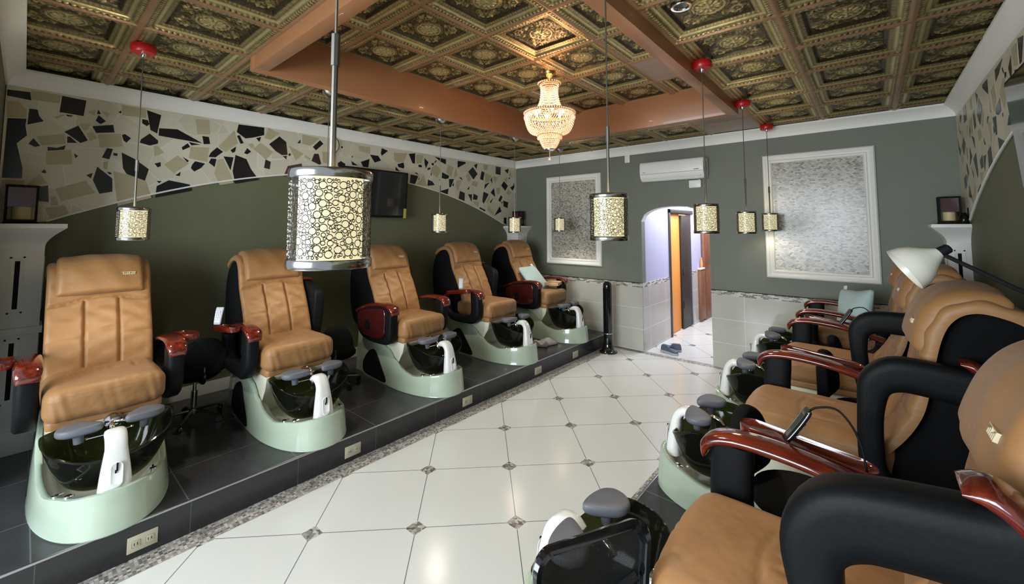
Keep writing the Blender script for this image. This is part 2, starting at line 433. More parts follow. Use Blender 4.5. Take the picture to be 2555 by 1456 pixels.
# inlaid stones of the upper side walls: (B black, T tan, M maroon), outline in wall metres (y, z)
STONES=[
 ('B',[(-0.137,2.73),(-0.02,2.737),(-0.013,2.676),(-0.135,2.685)]),
 ('B',[(-0.119,2.52),(-0.029,2.533),(-0.032,2.482),(-0.021,2.408),(-0.067,2.342),(-0.03,2.164),(-0.029,2.086),(-0.123,2.083)]),
 ('B',[(-0.019,2.612),(0.022,2.613),(0.031,2.568),(0.056,2.53),(-0.023,2.49)]),
 ('B',[(0.142,2.749),(0.275,2.741),(0.265,2.613),(0.134,2.618)]),
 ('B',[(0.167,2.607),(0.209,2.605),(0.198,2.595),(0.179,2.593)]),
 ('B',[(0.346,2.684),(0.363,2.65),(0.34,2.647)]),
 ('B',[(0.35,2.639),(0.395,2.597),(0.364,2.567),(0.335,2.589)]),
 ('B',[(0.317,2.541),(0.439,2.575),(0.451,2.513),(0.343,2.49)]),
 ('B',[(0.167,2.469),(0.24,2.531),(0.298,2.421),(0.258,2.395)]),
 ('B',[(0.184,2.435),(0.2,2.436),(0.239,2.392),(0.186,2.385)]),
 ('B',[(0.012,2.393),(0.048,2.34),(0.021,2.328),(-0.01,2.347)]),
 ('B',[(0.086,2.338),(0.135,2.337),(0.179,2.364),(0.173,2.328),(0.087,2.308)]),
 ('B',[(0.228,2.306),(0.251,2.289),(0.235,2.271)]),
 ('B',[(0.412,2.376),(0.447,2.373),(0.429,2.285),(0.384,2.294)]),
 ('B',[(0.451,2.341),(0.476,2.34),(0.476,2.319),(0.452,2.32)]),
 ('B',[(0.501,2.352),(0.585,2.307),(0.68,2.229),(0.659,2.127),(0.539,2.175),(0.515,2.22)]),
 ('B',[(0.361,2.216),(0.454,2.128),(0.46,2.02),(0.384,1.997),(0.341,2.105)]),
 ('B',[(0.302,2.141),(0.338,2.163),(0.33,2.117)]),
 ('B',[(0.42,2.18),(0.442,2.178),(0.451,2.166),(0.434,2.16)]),
 ('B',[(0.063,2.139),(0.075,2.164),(0.088,2.15),(0.087,2.135)]),
 ('B',[(-0.009,2.018),(0.103,2.043),(0.112,1.916),(0.008,1.929)]),
 ('B',[(0.496,2.499),(0.514,2.511),(0.554,2.482),(0.527,2.439),(0.509,2.453)]),
 ('B',[(0.618,2.659),(0.655,2.657),(0.667,2.623),(0.651,2.604),(0.62,2.623)]),
 ('B',[(0.646,2.744),(0.743,2.72),(0.722,2.551),(0.676,2.575)]),
 ('B',[(0.673,2.543),(0.732,2.489),(0.731,2.462),(0.679,2.437),(0.611,2.452),(0.619,2.484)]),
 ('B',[(0.465,2.687),(0.483,2.706),(0.484,2.68)]),
 ('B',[(0.716,2.283),(0.757,2.301),(0.759,2.265),(0.739,2.252)]),
 ('B',[(0.864,2.193),(0.901,2.23),(0.897,2.189)]),
 ('B',[(0.737,2.131),(0.772,2.134),(0.755,2.112)]),
 ('B',[(0.734,1.985),(0.739,2.086),(0.821,2.145),(0.973,2.119),(0.988,2.063)]),
 ('B',[(0.734,2.601),(0.862,2.614),(1.051,2.516),(0.86,2.526),(0.733,2.535)]),
 ('T',[(-0.018,2.753),(0.138,2.752),(0.128,2.685),(-0.012,2.684)]),
 ('T',[(-0.131,2.648),(-0.071,2.655),(-0.032,2.598),(-0.029,2.54),(-0.119,2.526)]),
 ('T',[(0.027,2.407),(0.167,2.451),(0.179,2.376),(0.055,2.345)]),
 ('T',[(0.081,2.299),(0.211,2.334),(0.223,2.219),(0.086,2.203)]),
 ('T',[(0.353,2.479),(0.489,2.509),(0.506,2.402),(0.37,2.376)]),
 ('T',[(0.484,2.754),(0.638,2.753),(0.645,2.673),(0.491,2.668)]),
 ('T',[(0.245,2.549),(0.311,2.563),(0.293,2.506),(0.27,2.498)]),
 ('T',[(0.288,2.48),(0.32,2.498),(0.351,2.449),(0.309,2.419)]),
 ('T',[(0.703,2.435),(0.73,2.443),(0.777,2.386),(0.714,2.346)]),
 ('T',[(0.781,2.281),(0.873,2.376),(0.958,2.311),(0.854,2.211)]),
 ('T',[(-0.009,2.029),(0.054,2.127),(0.101,2.057)]),
 ('T',[(0.14,2.021),(0.301,2.098),(0.361,2.003),(0.176,1.926)]),
 ('T',[(0.456,2.188),(0.546,2.171),(0.666,2.121),(0.709,1.981),(0.498,1.902)]),
 ('T',[(0.095,1.87),(0.194,1.899),(0.23,1.819),(0.13,1.777)]),
 ('T',[(0.119,1.957),(0.148,1.962),(0.164,1.896),(0.125,1.89)]),
 ('T',[(0.396,2.257),(0.423,2.269),(0.42,2.197),(0.398,2.207)]),
 ('T',[(-0.124,2.068),(-0.016,2.074),(-0.014,2.025),(-0.121,2.006)]),
 ('T',[(0.107,2.572),(0.143,2.6),(0.165,2.6),(0.123,2.563)]),
 ('T',[(0.286,2.65),(0.331,2.681),(0.328,2.626)]),
 ('T',[(0.367,2.676),(0.416,2.665),(0.4,2.628)]),
 ('B',[(1.05,2.584),(1.101,2.583),(1.114,2.518),(1.064,2.508)]),
 ('B',[(0.95,2.512),(1.037,2.5),(0.97,2.483)]),
 ('B',[(0.9,2.454),(0.942,2.498),(0.962,2.467),(0.908,2.429)]),
 ('B',[(0.909,2.369),(0.958,2.338),(0.947,2.321)]),
 ('B',[(1.005,2.339),(1.081,2.326),(1.052,2.281),(1.002,2.242),(0.975,2.27),(0.983,2.304)]),
 ('B',[(1.171,2.493),(1.221,2.457),(1.161,2.395),(1.106,2.392),(1.124,2.438)]),
 ('B',[(1.127,2.381),(1.17,2.38),(1.158,2.302),(1.11,2.339)]),
 ('B',[(1.227,2.413),(1.31,2.415),(1.29,2.284)]),
 ('B',[(1.327,2.441),(1.424,2.41),(1.466,2.316),(1.542,2.212),(1.336,2.156),(1.308,2.278)]),
 ('B',[(1.282,2.481),(1.328,2.525),(1.322,2.472),(1.301,2.458)]),
 ('B',[(1.426,2.523),(1.463,2.492),(1.429,2.461),(1.4,2.468)]),
 ('B',[(1.342,2.75),(1.574,2.76),(1.576,2.681),(1.47,2.637),(1.407,2.619),(1.329,2.671)]),
 ('B',[(1.332,2.634),(1.355,2.643),(1.393,2.569),(1.366,2.558)]),
 ('B',[(1.502,2.638),(1.549,2.658),(1.534,2.603)]),
 ('B',[(1.626,2.594),(1.724,2.692),(1.793,2.644),(1.812,2.506),(1.756,2.496),(1.691,2.531)]),
 ('B',[(1.763,2.486),(1.806,2.497),(1.801,2.453)]),
 ('B',[(1.817,2.51),(1.835,2.53),(1.848,2.513),(1.832,2.493)]),
 ('B',[(1.598,2.429),(1.648,2.411),(1.641,2.331),(1.587,2.34)]),
 ('B',[(1.907,2.648),(1.94,2.695),(1.942,2.653)]),
 ('B',[(2.077,2.631),(2.155,2.72),(2.196,2.686),(2.114,2.598)]),
 ('B',[(2.095,2.556),(2.144,2.562),(2.178,2.451),(2.156,2.438),(2.068,2.471)]),
 ('B',[(2.374,2.483),(2.409,2.512),(2.465,2.485),(2.466,2.45),(2.376,2.444)]),
 ('M',[(1.778,2.269),(1.818,2.385),(1.962,2.43),(1.969,2.386),(1.971,2.323),(1.858,2.282)]),
 ('T',[(0.992,2.734),(1.095,2.746),(1.109,2.608),(1.011,2.595)]),
 ('T',[(0.965,2.469),(1.108,2.48),(1.097,2.341),(0.956,2.361)]),
 ('T',[(1.307,2.682),(1.34,2.558),(1.243,2.458),(1.18,2.501)]),
 ('T',[(1.613,2.767),(1.726,2.726),(1.638,2.642),(1.578,2.651)]),
 ('T',[(1.543,2.597),(1.667,2.517),(1.601,2.428),(1.481,2.524)]),
 ('T',[(1.817,2.612),(1.978,2.54),(1.897,2.457)]),
 ('T',[(1.959,2.754),(2.146,2.741),(2.053,2.64),(1.959,2.65)]),
 ('T',[(2.184,2.597),(2.289,2.599),(2.289,2.456),(2.196,2.47)]),
 ('T',[(1.179,2.375),(1.225,2.388),(1.324,2.162),(1.209,2.131),(1.158,2.238)]),
 ('T',[(1.428,2.564),(1.473,2.582),(1.49,2.548),(1.465,2.525)]),
 ('T',[(1.994,2.53),(2.057,2.498),(2.05,2.477),(1.995,2.502)]),
 ('B',[(2.955,2.746),(3.046,2.723),(2.955,2.646),(2.941,2.68)]),
 ('B',[(2.788,2.639),(2.906,2.638),(2.946,2.582),(2.856,2.546)]),
 ('B',[(2.666,2.532),(2.785,2.585),(2.768,2.474),(2.699,2.475)]),
 ('B',[(2.541,2.528),(2.627,2.483),(2.556,2.481)]),
 ('B',[(2.408,2.69),(2.429,2.688),(2.427,2.664),(2.409,2.672)]),
 ('B',[(2.542,2.581),(2.56,2.594),(2.558,2.57)]),
 ('B',[(3.192,2.564),(3.286,2.598),(3.301,2.547),(3.292,2.516),(3.21,2.527)]),
 ('B',[(3.165,2.529),(3.234,2.471),(3.166,2.479)]),
 ('B',[(3.369,2.727),(3.476,2.749),(3.474,2.604),(3.434,2.605)]),
 ('B',[(3.532,2.594),(3.581,2.602),(3.598,2.565),(3.536,2.564)]),
 ('B',[(3.635,2.703),(3.706,2.652),(3.663,2.56),(3.639,2.621)]),
 ('B',[(3.691,2.565),(3.739,2.583),(3.74,2.552),(3.691,2.539)]),
 ('B',[(3.758,2.641),(3.803,2.656),(3.801,2.614),(3.765,2.62)]),
 ('B',[(3.816,2.663),(3.836,2.695),(3.853,2.691),(3.827,2.654)]),
 ('B',[(3.818,2.746),(4.029,2.734),(4.026,2.658),(3.937,2.683)]),
 ('B',[(3.469,2.479),(3.509,2.483),(3.54,2.449)]),
 ('B',[(3.405,2.449),(3.534,2.437),(3.476,2.316),(3.393,2.324)]),
 ('B',[(3.535,2.396),(3.559,2.429),(3.542,2.377)]),
 ('B',[(3.751,2.52),(3.77,2.475),(3.749,2.462)]),
 ('B',[(3.701,2.403),(3.779,2.382),(3.824,2.333),(3.695,2.313)]),
 ('B',[(3.959,2.533),(4.092,2.495),(4.085,2.456),(4.023,2.438),(3.951,2.449)]),
 ('B',[(3.907,2.427),(3.93,2.429),(3.927,2.405),(3.907,2.406)]),
 ('B',[(4.092,2.446),(4.189,2.453),(4.129,2.324),(4.097,2.327)]),
 ('B',[(4.171,2.377),(4.196,2.4),(4.179,2.344),(4.15,2.353)]),
 ('B',[(3.903,2.247),(4.087,2.303),(4.068,2.212),(3.95,2.223)]),
 ('B',[(4.261,2.739),(4.419,2.741),(4.43,2.72),(4.263,2.633)]),
 ('B',[(4.294,2.486),(4.338,2.493),(4.369,2.446)]),
 ('B',[(4.583,2.68),(4.688,2.581),(4.597,2.482),(4.482,2.595)]),
 ('B',[(4.606,2.712),(4.686,2.747),(4.663,2.654)]),
 ('B',[(4.462,2.315),(4.515,2.372),(4.5,2.314)]),
 ('B',[(4.311,2.282),(4.413,2.255),(4.41,2.132),(4.286,2.162)]),
 ('B',[(4.481,2.243),(4.568,2.242),(4.557,2.128)]),
 ('B',[(4.603,2.259),(4.699,2.227),(4.675,2.16),(4.588,2.167)]),
 ('B',[(4.778,2.634),(4.848,2.62),(4.815,2.487),(4.746,2.502)]),
 ('B',[(4.965,2.466),(4.846,2.342),(4.854,2.425)]),
 ('B',[(4.827,2.305),(4.949,2.271),(4.831,2.106),(4.798,2.145)]),
 ('B',[(4.741,2.052),(4.869,2.009),(4.862,1.983),(4.733,2.028)]),
 ('B',[(5.025,2.56),(5.031,2.451),(4.99,2.508)]),
 ('B',[(5.073,2.382),(5.106,2.233),(4.991,2.298)]),
 ('B',[(4.984,2.154),(5.062,2.218),(4.993,2.119)]),
 ('B',[(5.117,2.748),(5.244,2.75),(5.234,2.616),(5.113,2.623)]),
 ('B',[(5.337,2.71),(5.445,2.744),(5.426,2.654)]),
 ('B',[(5.451,2.599),(5.489,2.584),(5.451,2.555)]),
 ('B',[(5.323,2.516),(5.426,2.445),(5.357,2.353),(5.253,2.438)]),
 ('B',[(5.614,2.556),(5.61,2.44),(5.552,2.37),(5.489,2.419),(5.571,2.463)]),
 ('B',[(5.246,2.271),(5.286,2.243),(5.232,2.151),(5.181,2.182)]),
 ('B',[(5.305,2.184),(5.436,2.157),(5.418,2.056),(5.315,2.083)]),
 ('B',[(5.259,2.167),(5.287,2.156),(5.268,2.112)]),
 ('B',[(5.214,2.079),(5.265,1.995),(5.086,1.92)]),
 ('B',[(5.321,1.892),(5.39,1.893),(5.39,1.769),(5.321,1.802)]),
 ('T',[(2.634,2.728),(2.783,2.732),(2.781,2.649),(2.641,2.666)]),
 ('T',[(3.134,2.711),(3.349,2.731),(3.294,2.61),(3.192,2.586),(3.141,2.611)]),
 ('T',[(3.489,2.735),(3.619,2.737),(3.58,2.625),(3.495,2.606)]),
 ('T',[(3.843,2.635),(3.952,2.556),(3.866,2.447),(3.751,2.509),(3.753,2.572)]),
 ('T',[(4.068,2.659),(4.178,2.635),(4.134,2.477),(4.032,2.538)]),
 ('T',[(3.621,2.455),(3.69,2.307),(3.512,2.316)]),
 ('T',[(4.219,2.628),(4.261,2.508),(4.184,2.482)]),
 ('T',[(4.429,2.521),(4.49,2.578),(4.556,2.488),(4.491,2.431)]),
 ('T',[(4.585,2.456),(4.697,2.454),(4.674,2.37),(4.551,2.39)]),
 ('T',[(4.236,2.426),(4.346,2.458),(4.267,2.274),(4.222,2.348)]),
 ('T',[(4.861,2.61),(5.016,2.589),(4.964,2.488),(4.859,2.455)]),
 ('T',[(5.042,2.567),(5.158,2.578),(5.105,2.451)]),
 ('T',[(5.132,2.38),(5.231,2.406),(5.222,2.301),(5.141,2.277)]),
 ('T',[(4.818,2.748),(4.928,2.749),(4.912,2.663),(4.827,2.66)]),
 ('T',[(4.588,2.129),(4.732,2.136),(4.701,2.048)]),
 ('T',[(4.983,2.274),(4.966,2.177),(4.882,2.114)]),
 ('T',[(4.95,2.093),(4.908,2.008),(5.054,1.929),(5.089,1.954)]),
 ('T',[(5.323,2.544),(5.407,2.589),(5.398,2.487)]),
 ('T',[(5.436,2.377),(5.513,2.332),(5.436,2.276),(5.379,2.323)]),
 ('T',[(5.474,2.722),(5.551,2.589),(5.455,2.618)]),
]

# ================================================================== ROOM
def struct(mb, name, mats, parent=None, **k):
    o = mb.obj(name, mats, parent, **k)
    if parent is None: tag(o, kind='structure')
    return o
# floor (room + corridor)
b = MB(); b.box((XL - .1, YF - 2.6, -.1), (XR + .1, 9.3, 0)); struct(b, 'floor', 'floor_tile', smooth=False)

# --- left wall with arch-shaped stone inlay above the paint
def archz(y): return 2.362 - .0865 * (y - 2.72) ** 2
def side_wall(name, x, sgn):
    b = MB(); b.box((x - .1 if sgn > 0 else x, YF, 0), (x if sgn > 0 else x + .1, YB + .1, 3.2))
    w = struct(b, name, 'green_paint', smooth=False)
    # inlay panel: strip mesh between the arch and the cornice
    b = MB(); n = 48; t = .012 * sgn
    ys = [YF + .005 + (YB - .01 - YF) * i / n for i in range(n + 1)]
    fr = [(x + t, y, max(1.755, archz(y))) for y in ys] + [(x + t, y, ZC + .05) for y in reversed(ys)]
    bk = [(x, p[1], p[2]) for p in fr]
    b.add(fr + bk, [])
    N_ = len(fr)
    fs = []
    for i in range(n):
        fs.append((i, i + 1, N_ - 2 - i, N_ - 1 - i))
        fs.append((i, i + 1, i + 1 + N_, i + N_))
    b.f = [tuple(f) for f in fs]; b.mi = [0] * len(fs)
    b.obj('stone_field', 'stone_field', w, smooth=False)
    # inlaid stones
    b = MB()
    for k, q in STONES:
        b.m = 'BTM'.index(k)
        n2 = len(q); x1 = x + t + .0015 * sgn; x0 = x + t - .002 * sgn
        cy = sum(p[0] for p in q) / n2; cz = sum(p[1] for p in q) / n2
        q = [(max(YF + .01, min(YB - .03, p[0])), min(ZC + .02, p[1])) for p in q]
        b.add([(x1, p[0], p[1]) for p in q] + [(x0, p[0], p[1]) for p in q],
              [tuple(range(n2))] + [(i, (i + 1) % n2, (i + 1) % n2 + n2, i + n2) for i in range(n2)])
    b.obj('stone_inlay', ['stone_black', 'stone_tan', 'stone_maroon'], w, smooth=False)
    # light edging bead along the arch
    b = MB(); b.tube([(x + t, y, max(1.757, archz(y))) for y in ys if archz(y) > 1.75], .008, 6)
    b.obj('arch_edging', 'white_trim', w)
    return w
side_wall('wall_left', XL, 1)
side_wall('wall_right', XR, -1)

# --- back wall with arched doorway
DX0, DX1 = -2.452, -1.553
def door_top(x):
    u = (x - (DX0 + DX1) / 2) / ((DX1 - DX0) / 2)
    return 1.812 + .198 * math.sqrt(max(0, 1 - abs(u) ** 2.2))
b = MB(); T = .12; n = 20
xs = [DX0 + (DX1 - DX0) * i / n for i in range(n + 1)]
def panel(x0, x1, z0, z1, m=0):
    b.m = m; b.box((x0, YB, z0), (x1, YB + T, z1))
panel(XL - .1, DX0, 0, 3.2); panel(DX1, XR + .1, 0, 3.2)
b.m = 0
for i in range(n):
    a, c = xs[i], xs[i + 1]; za, zb = door_top(a), door_top(c)
    vs = [(a, YB, za), (c, YB, zb), (c, YB, 3.2), (a, YB, 3.2), (a, YB + T, za), (c, YB + T, zb), (c, YB + T, 3.2), (a, YB + T, 3.2)]
    b.add(vs, [(0, 1, 2, 3), (4, 5, 6, 7), (0, 1, 5, 4)])
struct(b, 'wall_back', 'back_paint_daylit', smooth=False)
b = MB()
for i in range(n):
    a, c = xs[i], xs[i + 1]; za, zb = door_top(a) - .002, door_top(c) - .002
    b.add([(a, YB - .002, za), (c, YB - .002, zb), (c, YB + T, zb), (a, YB + T, za), (a, YB - .002, za - .006), (c, YB - .002, zb - .006), (c, YB + T, zb - .006), (a, YB + T, za - .006)],
          [(0, 1, 2, 3), (4, 5, 6, 7), (0, 1, 5, 4), (2, 3, 7, 6)])
tag(b.obj('trim_1', 'white_trim', smooth=True), kind='structure')

# --- dado tiling on the back wall, with its mosaic border and thin cap
def dado(name, a, c, axis, mats):
    b = MB()
    lo, hi = list(a), list(c)
    b.m = 0; lo[2] = 0; hi[2] = .884; b.box(lo, hi)
    b.m = 1; lo[2] = .884; hi[2] = ZT; b.box(lo, hi)
    return struct(b, name, mats, smooth=False)
dado('trim_2', (XL, YB - .012, 0), (DX0, YB + .001, 0), 0, ['dado_tile_back', 'dado_border_back'])
dado('trim_3', (DX1, YB - .012, 0), (XR, YB + .001, 0), 0, ['dado_tile_back', 'dado_border_back'])
b = MB(); b.box((XL, YB - .015, ZT), (DX0, YB, ZT + .006)); b.box((DX1, YB - .015, ZT), (XR, YB, ZT + .006)); struct(b, 'trim_4', 'black_matte', smooth=False)
# thin grey skirting under the dado
b = MB(); b.box((XPL + .02, YB - .02, 0), (DX0, YB - .011, .018)); b.box((DX1, YB - .02, 0), (XPR, YB - .011, .018)); struct(b, 'baseboard_back', 'steel', smooth=False)

# --- corridor
CXL, CXR, CY = DX0 - .004, -1.20, 9.1
b = MB()
b.m = 0
b.box((CXL - .1, YB + T, 0), (CXL, 6.76, 2.5)); b.box((CXL - .1, 7.82, 0), (CXL, CY, 2.5)); b.box((CXL - .1, 6.76, 1.955), (CXL, 7.82, 2.5))
b.box((CXR, YB + T, 0), (CXR + .1, CY, 2.5))
struct(b, 'wall_corridor', 'lavender_paint', smooth=False)
b = MB(); b.box((CXL - 2, CY, 0), (CXR + .1, CY + .1, 2.5)); struct(b, 'wall_corridor_end', 'white_trim', smooth=False)
b = MB(); b.box((CXL - 2.0, YB + T, 2.4), (CXR + .1, CY, 2.5)); tag(b.obj('ceiling_corridor', 'white_trim', smooth=False), kind='structure')
b = MB(); b.box((CXL - 1.9, 6.2, 0), (CXL - 1.8, CY, 2.5)); b.box((CXL - 1.9, 6.1, 0), (CXL - .1, 6.2, 2.5)); struct(b, 'wall_side_room', 'orange_paint', smooth=False)
for y0, y1, k in ((YB + .001, 6.76, 5), (7.82, CY, 6)):
    dado('trim_%d' % k, (CXL - .002, y0, 0), (CXL + .010, y1, 0), 1, ['dado_tile_side', 'dado_border_side'])
# side-room doorway: dark lining, orange leaf, dark second leaf
fr = MB()
fr.box((CXL - .10, 6.70, 0), (CXL + .022, 6.76, 2.02), .004); fr.box((CXL - .10, 6.70, 1.955), (CXL + .022, 7.88, 2.02), .004)
d1 = struct(fr, 'door_1', 'dark_frame')
b = MB(); b.box((CXL - .085, 6.77, .01), (CXL - .045, 7.34, 1.95), .004); lf = b.obj('door_leaf', 'orange_paint', d1)
b = MB(); b.box((-.03, 0, .01), (.012, .50, 1.93), .004); b.box((.012, .02, .9), (.03, .05, 1.02), .003); b.box((.012, .02, .35), (.025, .05, .47), .003)
o = b.obj('dark_leaf', 'dark_frame', d1); o.location = (CXL - .02, 7.345, 0)
tag(o, 'dark weathered inner leaf of the doorway')
# end of the corridor: tall brown door, white shelf niche
b = MB(); b.box((-2.30, CY - .05, 0), (-1.25, CY, 2.1), .004); dd = struct(b, 'door_2', 'tan_wood')
M['brown_wood'] = simple('brown_wood', (.22, .09, .045), .4, nz=.25, nscale=8)
b = MB(); b.box((-2.22, CY - .07, .05), (-1.33, CY - .045, 2.0), .006); b.obj('door_leaf', 'brown_wood', dd)
cab = empty('cabinet', (CXL + .011, 8.22, 0), 0, 'brown wooden cabinet with a white top on the left side of the corridor', 'cabinet')
b = MB(); b.box((0, -.12, .04), (.05, .12, .95), .004); b.obj('body', 'brown_wood', cab)
b = MB(); b.box((0, -.13, .95), (.06, .125, .975), .003); b.obj('worktop', 'white_trim', cab)
b = MB(); b.box((.05, -.11, .08), (.058, .11, .92), .002); dr = b.obj('door', 'brown_wood', cab)
b = MB(); b.tube([(.066, .085, .62), (.066, .085, .76)], .004, 8); b.obj('handle', 'steel', dr)
td = MB(); td.box((CXL + .01, 8.36, 0), (CXL + .055, 9.0, 2.02), .004); td = struct(td, 'door_3', 'brown_wood')
b = MB(); b.box((CXL + .055, 8.42, .06), (CXL + .062, 8.94, .92), .003); b.box((CXL + .055, 8.42, 1.02), (CXL + .062, 8.94, 1.94), .003); b.obj('door_panel', 'brown_wood', td)
b = MB(); b.tube([(CXL + .075, 8.40, .70), (CXL + .075, 8.40, .86)], .005, 8); b.obj('door_handle', 'steel', td)
v = empty('vase', (CXL + .035, 8.26, .975), 0, 'small orange-brown vase standing on the corridor cabinet', 'vase')
b = MB(); b.lathe([(.012, 0), (.022, .03), (.024, .08), (.016, .13), (.012, .16), (.015, .18)], n=18); b.obj('body', 'orange_paint', v)
b = MB(); b.lathe([(.016, .176), (.018, .182), (.014, .186)], n=18, cap=False); b.obj('rim', 'tan_wood', v)

# --- front wall: returns beside the wide opening the photograph is taken from
b = MB(); b.box((XL - .1, YF - .12, 0), (-3.9, YF, 3.2)); b.box((-3.9, YF - .12, 2.55), (XR + .1, YF, 3.2)); struct(b, 'wall_front', 'green_paint', smooth=False)

# --- cornice on all walls (cove profile)
prof = [(0, -.02), (.012, -.02), (.016, 0), (.022, .02), (.04, .045), (.062, .065), (.085, .078), (.092, .082), (.092, .10), (0, .10)]
def cornice(a, c, nx, name):
    b = MB(); rs = []
    for p in (a, c):
        rs.append([(p[0] + nx[0] * q, p[1] + nx[1] * q, ZC + h) for q, h in prof])
    b.rings(rs); return struct(b, name, 'white_trim', angle=50)
cornice((XL, YF, 0), (XL, YB, 0), (1, 0), 'trim_7'); cornice((XR, YF, 0), (XR, YB, 0), (-1, 0), 'trim_8')
cornice((XL, YB, 0), (XR, YB, 0), (0, -1), 'trim_9'); cornice((XL, YF, 0), (XR, YF, 0), (0, 1), 'trim_10')
# baseboards behind the chairs
b = MB(); b.box((XL, YF, HP), (XL + .015, YB - .3, HP + .11), .003); struct(b, 'baseboard_left', 'white_trim')
b = MB(); b.box((XR - .015, YF, HP), (XR, YB - .3, HP + .11), .003); struct(b, 'baseboard_right', 'white_trim')

# --- platforms
def platform(name, x0, x1, face):
    b = MB(); b.m = 0; b.box((x0, YF + .0, 0), (x1, YB, HP - .012)); b.m = 1
    b.box((x0, YF, HP - .012), (x1, YB, HP))
    w = struct(b, name, ['riser_tile', 'platform_tile'], smooth=False)
    b = MB(); b.box((face - .006, YF, HP - .010), (face + .006, YB, HP + .0015), .002); b.obj('edge_strip', 'steel', w)
    return w
platform('platform_left', XL, XPL, XPL); platform('platform_right', XPR, XR, XPR)

# ================================================================== CEILING
X0, Y0 = -.335 - 8 * TS, 2.65 - 5 * TS          # lattice origin of the ceiling grid
HX0, HX1, HY0, HY1 = X0 + 3 * TS, X0 + 7 * TS, Y0 + 2 * TS, Y0 + 8 * TS     # coffer opening
def tile_height(n):
    u = (np.arange(n + 1)) / n
    U, V = np.meshgrid(u, u, indexing='ij')
    x = (U - .5) * TS; y = (V - .5) * TS; h = TS / 2
    d = h - np.maximum(abs(x), abs(y)); along = np.where(abs(x) > abs(y), y, x)
    z = np.zeros_like(d); rel = np.full_like(d, .42)
    s = lambda a, c: np.clip((d - a) / (c - a), 0, 1)
    sm = lambda t: t * t * (3 - 2 * t)
    z += .010 * sm(s(.012, .020)) + .004 * sm(s(.020, .026))
    bead = (d > .020) & (d < .044)
    bz = .011 * abs(np.sin(PI * along / (TS / 20))) * np.sin(np.clip((d - .020) / .024, 0, 1) * PI)
    z = np.where(bead, z - bz, z); rel = np.where(bead, .10 + 80 * bz, rel)
    z += .010 * sm(s(.046, .055))
    band = (d > .052) & (d < .070); rel = np.where(band, .80, rel)
    z += .008 * sm(s(.070, .076))
    rib = (d > .076) & (d < .096)
    rz = .0055 * (0.5 + .5 * np.sin(2 * PI * along / (TS / 26))); z = np.where(rib, z - rz, z); rel = np.where(rib, .35 + 80 * rz, rel)
    z += .016 * sm(s(.097, .106)); wallm = (d > .097) & (d < .108); rel = np.where(wallm, .10, rel)
    pn = d >= .108
    r = np.hypot(x, y); th = np.arctan2(y, x)
    k = np.zeros_like(d)
    k += .013 * np.exp(-((r - .080) / .006) ** 2) + .007 * np.exp(-((r - .096) / .004) ** 2)
    pet = (r < .072); k += np.where(pet, .013 * np.abs(np.cos(6 * th)) ** .7 * np.clip(r / .03, 0, 1) * np.clip((.072 - r) / .01, 0, 1), 0)
    k += .014 * np.exp(-(r / .014) ** 2)
    for sx in (-1, 1):
        for sy in (-1, 1):
            for cx, cy, rr, q in ((.118, .118, .024, 1), (.128, .060, .018, -1), (.060, .128, .018, 1), (.095, .150, .010, 1), (.150, .095, .010, 1)):
                a = x * sx - cx; c = y * sy - cy; r2 = np.hypot(a, c); t2 = np.arctan2(c, a)
                k += .011 * np.exp(-((r2 - rr) / .0045) ** 2) * (.6 + .4 * np.sin(5 * t2 * q + 40 * r2)) + .009 * np.exp(-(r2 / (rr * .35)) ** 2)
    k += .006 * np.clip(np.sin(52 * x + 7 * np.sin(38 * y)) * np.sin(52 * y + 7 * np.sin(38 * x)), 0, 1) * (r > .10)
    z = np.where(pn, z - k, z); rel = np.where(pn, .20 + 62 * k, rel)
    return U, V, z, np.clip(rel, 0, 1)
def ceiling_mesh(name, cells, z0, lim, plain):
    n = 64; U, V, Z, Rl = tile_height(n)
    vs = []; rl = []; qs = []; mi = []; off = 0
    I, J = np.meshgrid(np.arange(n), np.arange(n), indexing='ij')
    quad = np.stack([I * (n + 1) + J, (I + 1) * (n + 1) + J, (I + 1) * (n + 1) + J + 1, I * (n + 1) + J + 1], -1).reshape(-1, 4)
    for (i, j) in cells:
        x = X0 + (i + U) * TS; y = Y0 + (j + V) * TS
        zz = Z * (0.05 if (i, j) in plain else 1)
        P = np.stack([x, y, z0 + zz], -1).reshape(-1, 3)
        c = P[quad].mean(1)
        keep = (c[:, 0] > lim[0] - .01) & (c[:, 0] < lim[1] + .01) & (c[:, 1] > lim[2] - .01) & (c[:, 1] < lim[3] + .01)
        q = quad[keep]
        if not len(q): continue
        P[:, 0] = np.clip(P[:, 0], lim[0], lim[1]); P[:, 1] = np.clip(P[:, 1], lim[2], lim[3])
        dd = np.minimum(np.minimum(U, 1 - U), np.minimum(V, 1 - V)).reshape(-1)[quad].mean(1)[keep] * TS
        m = np.where(dd < .0138, 1, 2 if (i, j) in plain else 0)
        vs.append(P); rl.append(Rl.reshape(-1)); qs.append(q + off); mi.append(m); off += len(P)
    vs = np.concatenate(vs).astype(np.float32); qs = np.concatenate(qs).astype(np.int32); rl = np.concatenate(rl).astype(np.float32); mi = np.concatenate(mi).astype(np.int32)
    me = bpy.data.meshes.new(name); me.vertices.add(len(vs)); me.vertices.foreach_set('co', vs.ravel())
    me.loops.add(len(qs) * 4); me.loops.foreach_set('vertex_index', qs[:, ::-1].ravel())
    me.polygons.add(len(qs)); me.polygons.foreach_set('loop_start', np.arange(len(qs), dtype=np.int32) * 4)
    for a in ('antique_tin', 'tin_bar', 'plain_tin'): me.materials.append(M[a])
    me.polygons.foreach_set('material_index', mi)
    me.polygons.foreach_set('use_smooth', np.ones(len(qs), dtype=bool))
    at = me.attributes.new('relief', 'FLOAT', 'POINT'); at.data.foreach_set('value', rl)
    me.update(calc_edges=True)
    return tag(link(name, me), kind='structure')
